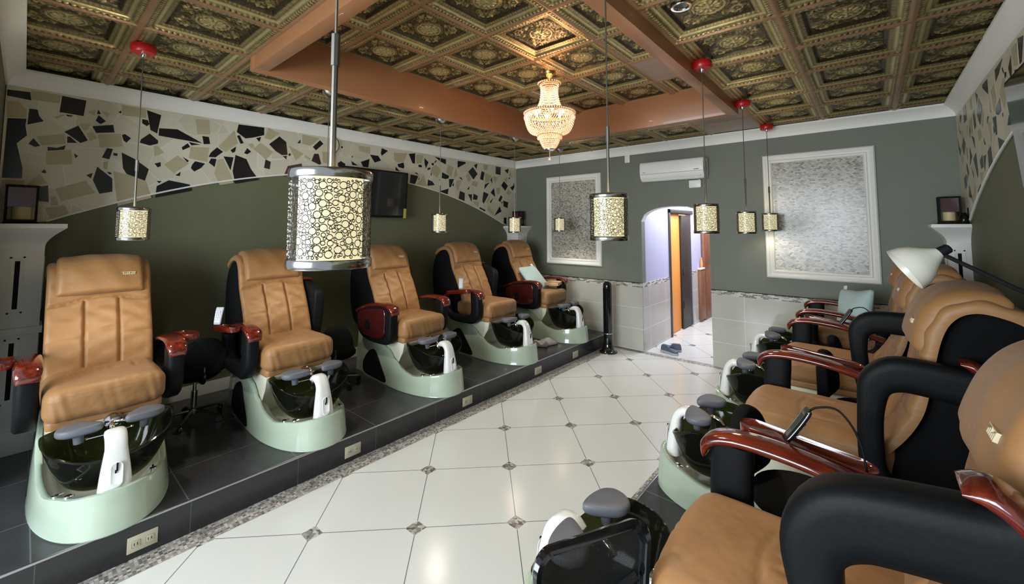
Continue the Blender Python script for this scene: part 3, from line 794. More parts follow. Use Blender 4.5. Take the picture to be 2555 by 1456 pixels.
outer = [(i, j) for i in range(-1, 11) for j in range(-1, 12) if not (3 <= i < 7 and 2 <= j < 8)]
inner = [(i, j) for i in range(3, 7) for j in range(2, 8)]
ceiling_mesh('ceiling', outer, ZO, (XL, XR, YF, YB), {(6, 8), (6, 9)})
ceiling_mesh('ceiling', inner, ZI, (HX0, HX1, HY0, HY1), {(6, 6)})
b = MB(); b.box((XL - .1, YF - .12, ZI + .08), (XR + .1, YB + .1, ZI + .14)); struct(b, 'ceiling_slab', 'black_matte', smooth=False)
# coffer frame boards
bw = .085; ZB = 2.787
b = MB()
b.box((HX0, HY0, ZB), (HX0 + bw, HY1, ZI + .03), .002); b.box((HX1 - bw, HY0, ZB), (HX1, HY1, ZI + .03), .002)
b.box((HX0 + bw, HY0, ZB), (HX1 - bw, HY0 + bw, ZI + .03), .002); b.box((HX0 + bw, HY1 - bw, ZB), (HX1 - bw, HY1, ZI + .03), .002)
tag(b.obj('ceiling_coffer_frame', 'copper_paint'), kind='structure')

# ================================================================== PILASTERS
def pilaster(k, sx, sy):
    """corner pilaster: shaft with slots, cove capital, shelf slab; local corner at origin, room towards +x,+y"""
    X = XL if sx > 0 else XR; Y = YF if sy > 0 else YB
    w, s = .245, .345
    if sx < 0: w, s = .15, .25
    wy, sy_ = .245, .345
    def box(b, a, c, bev=0): b.box((min(X + sx * a[0], X + sx * c[0]), min(Y + sy * a[1], Y + sy * c[1]), a[2]), (max(X + sx * a[0], X + sx * c[0]), max(Y + sy * a[1], Y + sy * c[1]), c[2]), bev)
    b = MB(); box(b, (0, 0, HP), (w, wy, 1.60), .003); box(b, (0, 0, HP), (w + .02, wy + .02, HP + .16), .004); box(b, (0, 0, .98), (w + .015, wy + .015, 1.03), .005)
    rs = []
    for i in range(9):
        t = i / 8; e = (1 - math.cos(t * PI / 2)); q = w + (s - w) * e; q2 = wy + (sy_ - wy) * e; z = 1.585 + .135 * t
        rs.append([(X, Y, z), (X + sx * q, Y, z), (X + sx * q, Y + sy * q2, z), (X, Y + sy * q2, z)])
    b.rings(rs); box(b, (0, 0, 1.718), (s, sy_, 1.75), .003)
    o = struct(b, 'trim_%d' % k, 'white_trim', angle=35)
    m = MB()
    for z0, z1 in ((1.16, 1.49), (.55, .93)):
        box(m, (w - .006, wy * .5 - .012, z0), (w + .0015, wy * .5 + .012, z1)); box(m, (w * .5 - .012, wy - .006, z0), (w * .5 + .012, wy + .0015, z1))
    m.obj('slot', 'black_matte', o, smooth=False)
    fr = MB()
    for z0, z1 in ((1.13, 1.52), (.52, .96)):
        for a, c in ((-.035, -.025), (.025, .035)):
            box(fr, (w, wy * .5 + a, z0), (w + .006, wy * .5 + c, z1)); box(fr, (w * .5 + a, wy, z0), (w * .5 + c, wy + .006, z1))
        for z in (z0, z1 - .01):
            box(fr, (w, wy * .5 - .035, z), (w + .006, wy * .5 + .035, z + .01)); box(fr, (w * .5 - .035, wy, z), (w * .5 + .035, wy + .006, z + .01))
    fr.obj('slot_moulding', 'white_trim', o, smooth=False)
pilaster(11, 1, -1); pilaster(12, -1, -1); pilaster(13, 1, 1)

# ================================================================== WALL THINGS
def frame_panel(x0, x1, z0, z1, label):
    t = empty('mosaic_panel', ((x0 + x1) / 2, YB, z0), 0, label, 'wall panel', 'framed mosaic panels on the back wall')
    hw = (x1 - x0) / 2; h = z1 - z0; bar = .095
    prof = [(0, 0), (0, .022), (.012, .034), (.03, .036), (.045, .026), (.060, .024), (.072, .032), (.082, .030), (bar, .016), (bar, 0)]
    b = MB(); rs = []
    for cx, cz in ((-1, 0), (1, 0), (1, 1), (-1, 1), (-1, 0)):
        r = []
        for q, d in prof:
            x = cx * (hw - q); z = (q if cz == 0 else h - q)
            r.append((x, -d, z))
        rs.append(r)
    b.rings(rs, False, False); b.obj('frame', 'white_trim', t, angle=30)
    b = MB(); b.box((-hw + bar - .004, -.014, bar - .004), (hw - bar + .004, 0, h - bar + .004)); b.obj('mosaic', 'shell_mosaic', t, smooth=False)
frame_panel(-4.08, -3.072, 1.14, 2.553, 'white moulded frame around a pearly mosaic panel, left of the arched doorway')
frame_panel(-.937, .067, 1.146, 2.562, 'white moulded frame around a pearly mosaic panel, right of the arched doorway')

t = empty('air_conditioner', (-1.96, YB, 2.345), 0, 'white wall-mounted split air conditioner above the arched doorway', 'air conditioner')
pr = smoothpath([(0, .01), (-.12, .0), (-.17, .03), (-.20, .09), (-.205, .18), (-.195, .245), (-.16, .262), (-.08, .265), (0, .265)], 3)
b = MB(); b.slab([(p[0], p[1]) for p in pr], -.415, .415, .012); mx = Matrix.Rotation(R(90), 4, 'Z')
b.v = [(-v[1], v[0], v[2]) for v in b.v]; b.obj('body', 'white_plastic', t, angle=30)
b = MB(); b.box((-.38, -.196, .028), (.38, -.150, .040), .004); b.obj('vent_louvre', 'white_trim', t)
b = MB(); b.box((-.40, -.2065, .092), (.40, -.204, .095)); b.obj('panel_seam', 'grey_rubber', t, smooth=False)
for q in ((.30, .11, .36, .118), (-.37, .115, -.33, .12)):
    b = MB(); b.box((q[0], -.2075, q[1]), (q[2], -.2045, q[3])); b.obj('marking', 'grey_rubber', t, smooth=False)
t = empty('junction_box', (-1.70, YB, 2.235), 0, 'small white box on the wall just below the right end of the air conditioner', 'wall box')
b = MB(); b.box((-.075, -.05, 0), (.075, 0, .1), .01); b.obj('cover', 'white_plastic', t)
b = MB(); b.tube([(.05, -.02, .098), (.05, -.02, .107)], .012, 8); b.obj('conduit', 'white_plastic', t)
t = empty('wall_plate', (-2.642, YB, 2.66), 0, 'white blank plate high on the wall left of the air conditioner', 'wall plate')
b = MB(); b.box((-.038, -.012, 0), (.038, 0, .112), .004); b.obj('plate', 'white_plastic', t)
for z in (.02, .092):
    b = MB(); b.sphere((0, -.012, z), .004, 8); b.obj('screw', 'steel', t)

def tv(x, y0, y1, z0, z1, sgn, label, tilt, tagged):
    t = empty('television', (x, (y0 + y1) / 2, z0), 0, label, 'television', 'wall-mounted televisions'); t.rotation_euler = (0, tilt, 0)
    hw = (y1 - y0) / 2; h = z1 - z0
    b = MB(); b.box((-.02, -hw, 0), (.022, hw, h), .008); b.obj('casing', 'black_matte', t)
    b = MB(); b.box((.022 * sgn if sgn > 0 else -.024, -hw + .02, .028), (.0235 if sgn > 0 else -.0195, hw - .02, h - .018)); b.obj('screen', 'black_gloss', t, smooth=False)
    b = MB(); b.box((-.05 if sgn > 0 else .02, -.12, h * .3), (-.018 if sgn > 0 else .05, .12, h * .7)); b.tube([(-.02 * sgn, 0, h * .5), ((-.108 if sgn > 0 else .084), 0, h * .5)], .02); b.obj('bracket', 'black_matte', t)
    if tagged:
        b = MB(); b.box((.0, hw - .045, -.002), (.026, hw - .005, .12), .001); b.obj('sticker', 'yellow_tag', t, smooth=False)
    return t
tv(XL + .115, 2.32, 3.255, 1.85, 2.44, 1, 'black flat television on the left wall over the stone inlay, yellow sticker on its corner', R(4), True)
tv(XR - .09, 2.12, 3.05, 1.88, 2.42, -1, 'black flat television on the right wall at the edge of view', R(-4), False)
c = MB(); c.tube(smoothpath([(XL + .03, 2.30, 2.80), (XL + .035, 2.36, 2.74), (XL + .035, 2.37, 2.66), (XL + .04, 2.31, 2.56), (XL + .05, 2.29, 2.45)], 5), .004, 6)
tag(c.obj('television_cable', 'black_matte'), 'thin dark cable hanging from the cornice to the left wall television', 'cable')

def outlet(x, y, z, sgn, label, face='x'):
    t = empty('power_outlet', (x, y, z), 0, label, 'power outlet', 'sockets in the platform riser')
    b = MB(); b.box((0, -.062, -.04), (.006, .062, .04), .002); b.obj('plate', 'ivory_plastic', t)
    for s in (-1, 1):
        q = MB(); q.box((.005, s * .028 - .017, -.017), (.0085, s * .028 + .017, .017), .004); r = q.obj('socket', 'ivory_plastic', t)
        q = MB(); q.box((.008, s * .028 - .008, -.006), (.0089, s * .028 - .005, .007)); q.box((.008, s * .028 + .005, -.006), (.0089, s * .028 + .008, .007)); q.obj('slot', 'black_matte', r, smooth=False)
for y, w in ((.49, 'below the nearest chair of the left row'), (1.672, 'below the second chair of the left row'), (2.837, 'below the third chair of the left row'), (3.955, 'below the fourth chair of the left row'), (4.76, 'below the farthest chair of the left row')):
    outlet(XPL, y, .074, 1, 'ivory double socket in the dark platform riser, ' + w)

# candle holders on the pilaster shelves
def lantern(x, y, label, rz=0, s=1.0):
    t = empty('candle_holder', (x, y, 1.75), rz, label, 'candle holder')
    b = MB(); w = .065 * s; b.box((-w - .012, -w - .012, 0), (w + .012, w + .012, .012), .003); b.box((-w, -w, .012), (w, w, .03), .002)
    for a in (-1, 1):
        for c in (-1, 1): b.box((a * w - .006, c * w - .006, .012), (a * w + .006, c * w + .006, .24 * s))
    b.box((-w - .008, -w - .008, .235 * s), (w + .008, w + .008, .25 * s), .003); b.obj('holder', 'black_matte', t)
    b = MB(); b.box((-w + .004, -w + .004, .11 * s), (w - .004, w - .004, .236 * s)); b.obj('shade', 'maroon_glass', t, smooth=False)
    b = MB(); b.lathe([(.04 * s, 0), (.042 * s, .01), (.042 * s, .095 * s), (.036 * s, .10 * s)], (0, 0, .03), 20); cn = b.obj('candle', 'candle_wax', t)
    b = MB(); b.tube([(0, 0, .13 * s), (.002, 0, .142 * s)], .0015, 5); b.obj('wick', 'black_matte', cn)
lantern(XR - .115, YB - .17, 'dark red square candle holder on the shelf of the back right pilaster')
lantern(XL + .13, YF + .12, 'dark red candle holder with a pale candle on the shelf of the near left pilaster', 0, 1.1)
lantern(XL + .19, YB - .17, 'dark candle holder on the shelf of the far left pilaster')
o = MB(); o.lathe([(.028, 0), (.035, .02), (.034, .06), (.018, .09), (.016, .10)], (XR - .04, YB - .30, 1.75), 16)
tag(o.obj('glass_votive', 'smoked_glass'), 'small dark glass votive beside the right wall candle holder', 'glass')

# tower fan
t = empty('tower_fan', (-2.835, 5.36, 0), R(0), 'tall glossy black tower fan on a round flared base at the left of the doorway', 'fan')
b = MB(); b.lathe([(.125, 0), (.125, .012), (.10, .025), (.075, .06), (.062, .12), (.058, .20)], n=28); b.obj('base', 'black_gloss', t)
b = MB(); b.lathe([(.055, .19), (.062, .21), (.062, .90), (.058, .935), (.045, .957), (.02, .962)], n=28); bd = b.obj('body', 'black_gloss', t)
b = MB()
for i in range(13): b.box((-.035 + i * .0055, -.0655, .27), (-.0335 + i * .0055, -.055, .88))
b.obj('grille', 'black_matte', t, smooth=False)
b = MB(); b.lathe([(.0635, .255), (.0635, .262)], n=28, cap=False); b.obj('band', 'chrome', t)
b = MB(); b.tube([(-.02, 0, .955), (-.02, -.02, .968), (.02, -.02, .968), (.02, 0, .955)], .006, 8); b.obj('handle', 'black_gloss', t)

# shoes in the doorway
def shoe(x, y, rz, label):
    t = empty('shoe', (x, y, 0), rz, label, 'shoe', 'blue running shoes in the doorway')
    out = smoothpath([(-.13, 0), (-.12, .035), (-.05, .036), (.02, .034), (.08, .048), (.125, .035), (.14, 0), (.125, -.032), (.08, -.042), (.02, -.032), (-.05, -.034), (-.12, -.034)], 3, True)
    b = MB(); b.rings([[(p[0], p[1], 0) for p in out], [(p[0] * 1.02, p[1] * 1.06, .012) for p in out], [(p[0], p[1], .028) for p in out]]); b.obj('sole', 'shoe_sole', t)
    b = MB()
    def up(k, z0, sc):
        return [(p[0] * sc[0] + sc[2], p[1] * sc[1], z0 + (.0 if p[0] > .02 else sc[3])) for p in out]
    b.rings([up(0, .026, (.98, .95, 0, 0)), up(1, .045, (.95, .95, -.002, .005)), up(2, .060, (.82, .80, -.014, .022)), up(3, .066, (.60, .60, -.03, .035))], True, True); b.obj('upper', 'shoe_blue', t)
    b = MB(); b.tube(smoothpath([(-.02, -.02, .088), (.01, .0, .098), (-.005, .02, .092), (.03, .012, .10)], 4), .003, 6); b.obj('lace', 'shoe_sole', t)
shoe(-2.17, 5.85, R(-20), 'blue running shoe on the doorway sill, nearer of the pair'); shoe(-2.19, 6.00, R(192), 'blue running shoe on the corridor tiles, farther of the pair')
# folded towel
b = cushion((-.12, -.13, 0), (.12, .13, .045), .015, 22, lambda c: (c.x * (1 + .25 * math.sin(c.y * 14)) + .03 * math.sin(c.y * 20), c.y, c.z * (1 + .55 * math.sin(c.x * 30 + c.y * 16) + .4 * math.sin(c.y * 38))))
m = MB(); m.frombm(b); o = m.obj('hand_towel', 'grey_towel'); o.location = (-3.33, 4.52, HP + .003); o.rotation_euler = (0, 0, .5); tag(o, 'crumpled grey hand towel on the platform between the two farthest left chairs', 'towel')

# ================================================================== PENDANTS
def circles(seed=4):
    rnd = random.Random(seed); r0 = .0795; L = 2 * PI * r0; Hh = .158; out = []
    cell = {}
    def ok(x, z, r):
        for (a, c, q) in out:
            dx = abs(a - x); dx = min(dx, L - dx)
            if dx < .02 and abs(c - z) < .02 and dx * dx + (c - z) ** 2 < (q + r - .0006) ** 2: return False
        return True
    for r, tries in ((.0080, 420), (.0062, 900), (.0048, 3000), (.0034, 5000), (.0024, 6000)):
        for _ in range(tries):
            x, z = rnd.random() * L, rnd.uniform(r, Hh - r)
            if ok(x, z, r): out.append((x, z, r))
    return out, r0
CIRC, CR = circles()
def lattice_mesh():
    b = MB()
    for x, z, r in CIRC:
        n = 12 if r > .004 else 8; w = .0016; vs = []
        for k in range(n):
            a = 2 * PI * k / n
            for rr, dr in ((r + w * .2, 0), (r - w, 0), (r - w * .4, .0009)):
                th = (x + rr * math.cos(a)) / CR
                vs.append(((CR + dr) * math.cos(th), (CR + dr) * math.sin(th), z + .021 + rr * math.sin(a)))
        fs = []
        for k in range(n):
            l = (k + 1) % n
            fs += [(k * 3, l * 3, l * 3 + 2, k * 3 + 2), (k * 3 + 2, l * 3 + 2, l * 3 + 1, k * 3 + 1)]
        b.add(vs, fs)
    return b.me('pendant_lattice', 'ring_metal')
simple('ring_metal', (.13, .115, .09), .25, .95)
simple('dark_chrome', (.42, .41, .39), .16, 1)
PM = {}
b = MB(); b.lathe([(.080, 0), (.080, .20)], n=48, cap=False); PM['glass_cylinder'] = b.me('glass_cylinder', 'clear_glass')
PM['ring_pattern'] = lattice_mesh()
b = MB(); b.lathe([(.063, .014), (.063, .186)], n=40, cap=False); b.lathe([(.0622, .186), (.0622, .014)], n=40, cap=False); PM['inner_shade'] = b.me('inner_shade', 'lamp_shade_fabric')
for nm, z in (('top_band', .182), ('bottom_band', .0)):
    b = MB(); b.lathe([(.0815, z), (.0830, z + .002), (.0830, z + .017), (.0815, z + .019), (.0790, z + .019), (.0790, z), (.0815, z)], n=48, cap=False); PM[nm] = b.me(nm, 'dark_chrome')
b = MB()
for k in range(3):
    a = 2 * PI * k / 3; b.tube([(0, 0, .19), (.079 * math.cos(a), .079 * math.sin(a), .19)], .003, 6)
b.lathe([(.012, .185), (.016, .19), (.016, .20), (.006, .21)], n=14); PM['spider'] = b.me('spider', 'steel')
b = MB(); b.lathe([(.016, .14), (.016, .18)], n=14); b.sphere((0, 0, .118), .022, 12, (1, 1, 1.1)); PM['bulb'] = b.me('bulb', 'bulb_glow')
def pendant(x, y, zb, label, red, idx):
    t = empty('pendant_lamp', (x, y, zb), 0, label, 'pendant lamp', 'pendant lamps hanging over the chairs')
    for k in ('glass_cylinder', 'inner_shade', 'top_band', 'bottom_band', 'spider', 'bulb'):
        o = link(k, PM[k], t)
        if k == 'glass_cylinder': link('ring_pattern', PM['ring_pattern'], o)
    top = ZO - zb
    b = MB(); b.tube([(0, 0, .205), (0, 0, .44)], .0065, 8); b.tube([(0, 0, .43), (0, 0, .50)], .0095, 8); b.obj('stem', 'dull_metal', t)
    b = MB(); b.tube([(0, 0, .50), (0, 0, top - .03)], .0032, 6); b.obj('cord', 'dull_metal', t)
    b = MB()
    if red:
        b.lathe([(.030, top - .052), (.058, top - .050), (.066, top - .035), (.066, top - .008), (.060, top + .002)], n=28); b.obj('canopy', 'red_plastic', t)
        b = MB(); b.lathe([(.008, top - .075), (.016, top - .06), (.016, top - .050)], n=14); b.obj('cord_grip', 'chrome', t)
    else:
        b.lathe([(.008, top - .05), (.05, top - .02), (.058, top + .002)], n=24); b.obj('canopy', 'steel', t)
    l = bpy.data.lights.new('pendant_light', 'POINT'); l.energy = PEND_W; l.color = (1, .94, .82); l.shadow_soft_size = .02
    lo = bpy.data.objects.new('pendant_light', l); COL.objects.link(lo); lo.location = (x, y, zb + .062)
PEND_W = 8.0
LP = [(.44, 1.644), (1.645, 1.655), (2.868, 1.668), (4.10, 1.655), (5.13, 1.665)]
RP = [(.42, 1.638), (1.655, 1.665), (3.04, 1.68), (4.26, 1.665), (5.45, 1.68)]
ordn = ['nearest', 'second', 'third', 'fourth', 'farthest']
for i, (y, z) in enumerate(LP):
    pendant(-3.47, y, z, '%s of the pendant lamps over the left row of chairs%s' % (ordn[i], ', with a red ceiling canopy' if i == 0 else ''), i == 0, i)
RX = (-.863, -.863, -.80, -.82, -.805)
for i, (y, z) in enumerate(RP):
    PEND_W = 8.0 if i < 4 else 1.5
    pendant((-.863, -.863, -.85, -.85, -.85)[i], y, z, '%s of the glowing pendant lamps hanging along the right row of chairs' % ordn[i], True, i)

# ================================================================== CHANDELIER
t = empty('chandelier', (-2.08, 2.93, 0), 0, 'crystal empire chandelier glowing peach under the middle of the coffered ceiling', 'chandelier')
b = MB(); b.lathe([(.012, 3.02), (.03, 3.04), (.052, 3.055), (.058, 3.075), (.058, 3.085)], n=24); b.obj('canopy', 'brass', t)
b = MB(); b.tube([(0, 0, 2.42), (0, 0, 3.04)], .006, 8)
for z, r in ((2.98, .085), (2.72, .205), (2.53, .125), (2.44, .06)):
    for k in range(6): a = k * PI / 3; b.tube([(0, 0, z), (r * math.cos(a), r * math.sin(a), z)], .003, 5)
b.obj('stem', 'brass', t)
def hoop(r, z, h, nm):
    b = MB(); b.lathe([(r, z), (r + .006, z + .003), (r + .006, z + h - .003), (r, z + h), (r - .004, z + h), (r - .004, z), (r, z)], n=48, cap=False)
    o = b.obj(nm, 'brass', t); b = MB(); n = int(2 * PI * r / .02)
    for k in range(n):
        a = 2 * PI * k / n; b.sphere(((r + .008) * math.cos(a), (r + .008) * math.sin(a), z + h / 2), min(h * .45, .009), 6)
    tag(b.obj('stone_setting', 'crystal', o), kind='stuff')
hoop(.088, 2.965, .026, 'crown_hoop'); hoop(.212, 2.70, .024, 'main_hoop'); hoop(.10, 2.515, .014, 'lower_hoop')
def octa(b, c, rx, rz, tw):
    vs = [(c[0], c[1], c[2] + rz), (c[0], c[1], c[2] - rz)] + [(c[0] + rx * math.cos(tw + k * PI / 2), c[1] + rx * math.sin(tw + k * PI / 2), c[2]) for k in range(4)]
    b.add(vs, [(0, 2 + k, 2 + (k + 1) % 4) for k in range(4)] + [(1, 2 + (k + 1) % 4, 2 + k) for k in range(4)])
def strands(prof, nm, n, drop=.0075):
    b = MB(); pts = smoothpath([(p[0], p[1], 0) for p in prof], 10)
    acc = 0; last = pts[0]; rows = [pts[0]]
    for p in pts[1:]:
        d = math.hypot(p[0] - last[0], p[1] - last[1]); acc += d; last = p
        if acc > .0155: rows.append(p); acc = 0
    for i, (r, z, _) in enumerate(rows):
        for k in range(n):
            a = 2 * PI * (k + .5 * (i % 2)) / n; octa(b, (r * math.cos(a), r * math.sin(a), z), min(.0072, 1.15 * PI * r / n), .0088, a)
    return tag(b.obj(nm, 'crystal', t, smooth=False), kind='stuff')
strands([(.084, 2.97), (.075, 2.93), (.076, 2.87), (.09, 2.80), (.115, 2.755), (.16, 2.725), (.205, 2.71)], 'neck_strands', 40)
strands([(.212, 2.70), (.212, 2.66), (.205, 2.62), (.188, 2.575), (.162, 2.545), (.115, 2.533)], 'basket_strands', 64)
strands([(.092, 2.532), (.090, 2.50), (.080, 2.46), (.060, 2.42), (.042, 2.40)], 'lower_strands', 34)
b = MB()
for k in range(40):
    a = 2 * PI * k / 40; octa(b, (.219 * math.cos(a), .219 * math.sin(a), 2.675), .008, .020, a)
for k in range(22):
    a = 2 * PI * k / 22; octa(b, (.104 * math.cos(a), .104 * math.sin(a), 2.497), .007, .018, a)
tag(b.obj('drops', 'crystal', t, smooth=False), kind='stuff')
b = MB(); b.lathe([(.006, 2.375), (.03, 2.38), (.044, 2.39), (.046, 2.40), (.03, 2.405)], n=24); b.obj('bottom_plate', 'chrome', t)
b = MB(); b.tube([(0, 0, 2.38), (0, 0, 2.325)], .002, 5); b.sphere((0, 0, 2.312), .013, 14); b.obj('finial_ball', 'crystal', t)
for k in range(6):
    a = k * PI / 3 + .3; b = MB(); b.sphere((.12 * math.cos(a), .12 * math.sin(a), 2.72), .014, 8, (1, 1, 1.8)); b.obj('bulb', 'bulb_glow', t)
for z, e, r in ((2.64, 3.2, .10), (2.86, 2.2, .03)):
    l = bpy.data.lights.new('chandelier_light', 'POINT'); l.energy = e; l.color = (1, .62, .36); l.shadow_soft_size = r
    lo = bpy.data.objects.new('chandelier_light', l); COL.objects.link(lo); lo.location = (-2.08, 2.93, z)

# recessed ceiling spots
for x, y, w in ((-.728, 2.26, 'nearer'), (-.70, 5.02, 'farther')):
    t = empty('recessed_spotlight', (x, y, ZO + .038), 0, 'small recessed spotlight with a chrome ring set in the right ceiling, %s of the two' % w, 'spotlight')
    b = MB(); b.lathe([(.034, .0), (.040, -.006), (.052, -.007), (.055, .0), (.055, .006)], n=32, cap=False); b.obj('ring', 'chrome', t)
    b = MB(); b.lathe([(.036, .0), (.030, .018), (.012, .022)], n=24); b.obj('lens', 'black_gloss', t)

# ================================================================== PEDICURE CHAIR (local: +x = towards the aisle, z from platform top)
def lerp(a, c, t): return a + (c - a) * t
def tab(x, T_):
    if x <= T_[0][0]: return T_[0][1]
    for (a, u), (c, v) in zip(T_, T_[1:]):
        if x <= c: t = (x - a) / (c - a); t = t * t * (3 - 2 * t); return u + (v - u) * t
    return T_[-1][1]
def outline(n=72):
    """half-open U outline of the base from the rear left round the nose to the rear right"""
    pts = []
    for i in range(n + 1):
        s = -1 + 2 * i / n
        a = abs(s)
        if a > .5:                                  # straight flanks
            t = (a - .5) / .5; x = .12 - .74 * t; y = tab(x, [(-.62, .235), (-.3, .272), (.12, .292)])
        else:
            th = a / .5 * PI / 2; c, q = math.cos(th), math.sin(th); e = 2.25
            x = .12 + .625 * c ** (2 / e); y = .292 * q ** (2 / e)
        pts.append((x, math.copysign(y, s) if i != n // 2 else 0.0))
    return pts
OUT = outline()
def rim_h(x): return tab(x, [(-.62, .375), (-.35, .395), (-.12, .385), (.02, .345), (.16, .25), (.30, .185), (.42, .160), (.60, .185), (.745, .205)])
def base_mesh():
    b = MB(); rs = []
    n = len(OUT)
    def nrm(i):
        p = OUT[max(i - 1, 0)]; q = OUT[min(i + 1, n - 1)]; v = Vector((q[0] - p[0], q[1] - p[1])).normalized(); return Vector((v.y, -v.x))
    prof = [(0, 0), (.004, .006), (.002, .06), (-.004, .5), (-.014, .9), (-.018, .985), (-.026, 1.0), (-.040, 1.0), (-.048, .96), (-.050, .80)]
    for i, (x, y) in enumerate(OUT):
        nn = nrm(i); h = rim_h(x); r = []
        for d, f in prof:
            z = f if f in (0, .006) else f * h
            if f == .006: z = .006
            r.append((x + nn.x * d, y + nn.y * d, z))
        rs.append(r)
    b.rings(rs, False, False, closed=False)
    # inner deck following the rim
    return b.me('base_skirt', 'mint_gloss', angle=50)
def cream_mesh():
    """inner cream shell: ledge tray + pedestal under the seat"""
    b = MB(); n = len(OUT); rs = []
    def sc(p, d):
        x, y = p; return x, y
    # tray: from the rim inwards down to the basin well
    for i, (x, y) in enumerate(OUT):
        p = OUT[max(i - 1, 0)]; q = OUT[min(i + 1, n - 1)]; v = Vector((q[0] - p[0], q[1] - p[1])).normalized(); nn = Vector((v.y, -v.x)); h = rim_h(x)
        row = []
        for d, z in ((-.046, h * .96), (-.052, h * .90), (-.068, h * .86), (-.088, h * .80), (-.102, h * .68), (-.125, .105), (-.17, .095)):
            row.append((x + nn.x * d, (y + nn.y * d) , z))
        row.append((min(x, .52) * .6 if x > 0 else x, 0, .09))
        rs.append(row)
    b.rings(rs, False, False, closed=False)
    # pedestal carrying the seat: concave front wrapped round the basin
    rs = []
    for z, xf, hw in ((.04, .10, .235), (.12, .12, .235), (.20, .15, .238), (.28, .20, .242), (.34, .245, .246), (.40, .265, .248), (.425, .262, .245), (.432, .25, .23)):
        r = []
        m = 16
        for k in range(m + 1):
            u = -1 + 2 * k / m; dep = tab(z, [(.04, .10), (.30, .10), (.37, .03), (.432, .0)])
            x = xf - dep * (1 - u * u)
            r.append((x, hw * u, z))
        r += [(-.60, hw * .93, z), (-.62, 0, z), (-.60, -hw * .93, z)]
        rs.append(r)
    b.rings(rs)
    return b.me('pedestal', 'cream_gloss', angle=45)
def vent_mesh(sgn):
    """teardrop-shaped dark recess panel on the flank"""
    pts = smoothpath([(-.42, .045), (-.44, .12), (-.38, .20), (-.30, .265), (-.22, .285), (-.15, .24), (-.05, .14), (.02, .06), (.0, .025), (-.15, .022), (-.30, .028)], 4, True)
    def yo(x, z):
        y = tab(x, [(-.62, .235), (-.3, .272), (.12, .292)]); h = rim_h(x); f = z / h
        return y + tab(f, [(0, .002), (.5, -.004), (.9, -.014)])
    b = MB(); rs = []
    cx = sum(p[0] for p in pts) / len(pts); cz = sum(p[1] for p in pts) / len(pts)
    for s, d in ((1.06, -.004), (1.03, .005), (.97, .006), (.90, .005), (.6, .005), (.2, .006)):
        rs.append([(cx + (p[0] - cx) * s, sgn * (yo(cx + (p[0] - cx) * s, cz + (p[1] - cz) * s) + d), cz + (p[1] - cz) * s) for p in pts])
    b.rings(rs, False, True); return b.me('side_recess', 'black_matte', angle=60)
def bowl_mesh():
    b = MB(); n = 44; rs = []
    def ring(k, z, cx=.42):
        r = []
        for j in range(n):
            a = 2 * PI * j / n; c, q = math.cos(a), math.sin(a); e = 2.6
            f = (abs(c) ** e + abs(q) ** e) ** (-1 / e)
            lift = .040 * (abs(q) ** 3) - .070 * max(0, c) ** 2 + .02 * max(0, -c) ** 2
            r.append((cx + .205 * k * f * c, .268 * k * f * q, z + lift * max(0, (z - .12) / .28)))
        return r
    prof = [(.25, .150), (.42, .152), (.55, .165), (.68, .195), (.80, .245), (.89, .30), (.965, .355), (1.0, .385), (1.02, .395), (1.02, .403), (.99, .405), (.965, .395), (.93, .355), (.855, .30), (.765, .25), (.65, .205), (.52, .180), (.25, .170)]
    for k, z in prof: rs.append(ring(k, z))
    b.rings(rs, True, True); return b.me('foot_basin', 'smoked_glass', angle=60)
def tower_mesh():
    b = MB()
    path = smoothpath([(.655, .175), (.648, .26), (.640, .33), (.628, .392), (.594, .430), (.545, .432), (.510, .418)], 5); n = len(path)
    hw = [lerp(.070, .045, min(1, i / (n * .45))) if i < n * .7 else lerp(.045, .040, (i - n * .7) / (n * .3)) for i in range(n)]
    th = [lerp(.042, .026, min(1, i / (n * .5))) if i < n * .8 else lerp(.026, .012, (i - n * .8) / (n * .2)) for i in range(n)]
    b.sweep(path, hw, th, 0, 3.5, 20); return b.me('faucet_tower', 'faucet_white', angle=60)
def inset_mesh():
    b = MB(); pts = rrect(-.024, .024, .205, .325, .022, 5); rs = []
    for s, d in ((1.06, .0), (1.0, .003), (.9, .003), (.82, .0015)):
        rs.append([(.6965 - (p[1] - .215) * .085 + d - (.0 if p[1] < .3 else (p[1] - .3) * .05), p[0] * s, .285 + (p[1] - .285) * s) for p in pts])
    b.rings(rs, False, True); return b.me('label_inset', 'white_plastic')
def slot_mesh():
    b = MB(); b.box((.690, -.003, .285), (.6975, .004, .325), .001); b.box((.690, -.008, .276), (.6985, -.001, .290), .001); return b.me('control_slot', 'black_matte')
def spout_mesh():
    b = MB(); b.lathe([(.022, .385), (.026, .40), (.024, .425), (.015, .44)], (.47, 0, -.02), 18)
    b.tube(smoothpath([(.47, .0, .405), (.44, .0, .435), (.40, 0, .43), (.375, 0, .405)], 4), [.013] * 12 + [.011], 10)
    b.tube([(.48, -.02, .41), (.46, -.10, .405)], .005, 8); b.sphere((.46, -.10, .405), .009, 8)
    b.tube([(.48, .02, .41), (.47, .08, .415)], .005, 8); b.sphere((.47, .08, .415), .008, 8)
    return b.me('tap', 'chrome')
def sprayer_mesh():
    b = MB(); b.lathe([(.022, 0), (.042, .008), (.047, .026), (.040, .042), (.026, .048)], n=18, mx=Matrix.Translation((.272, .02, .405)) @ Matrix.Rotation(R(75), 4, 'Y'))
    b.tube(smoothpath([(.29, .02, .40), (.32, .035, .415), (.335, .07, .41)], 4), .011, 10); return b.me('spray_head', 'chrome')
def knob_mesh():
    b = MB(); b.lathe([(.021, 0), (.021, .006), (.013, .012), (.012, .026), (.016, .032), (.015, .042), (.006, .045)], n=18); b.tube([(0, 0, .036), (.028, .012, .042)], .0045, 8); return b.me('valve_knob', 'chrome')
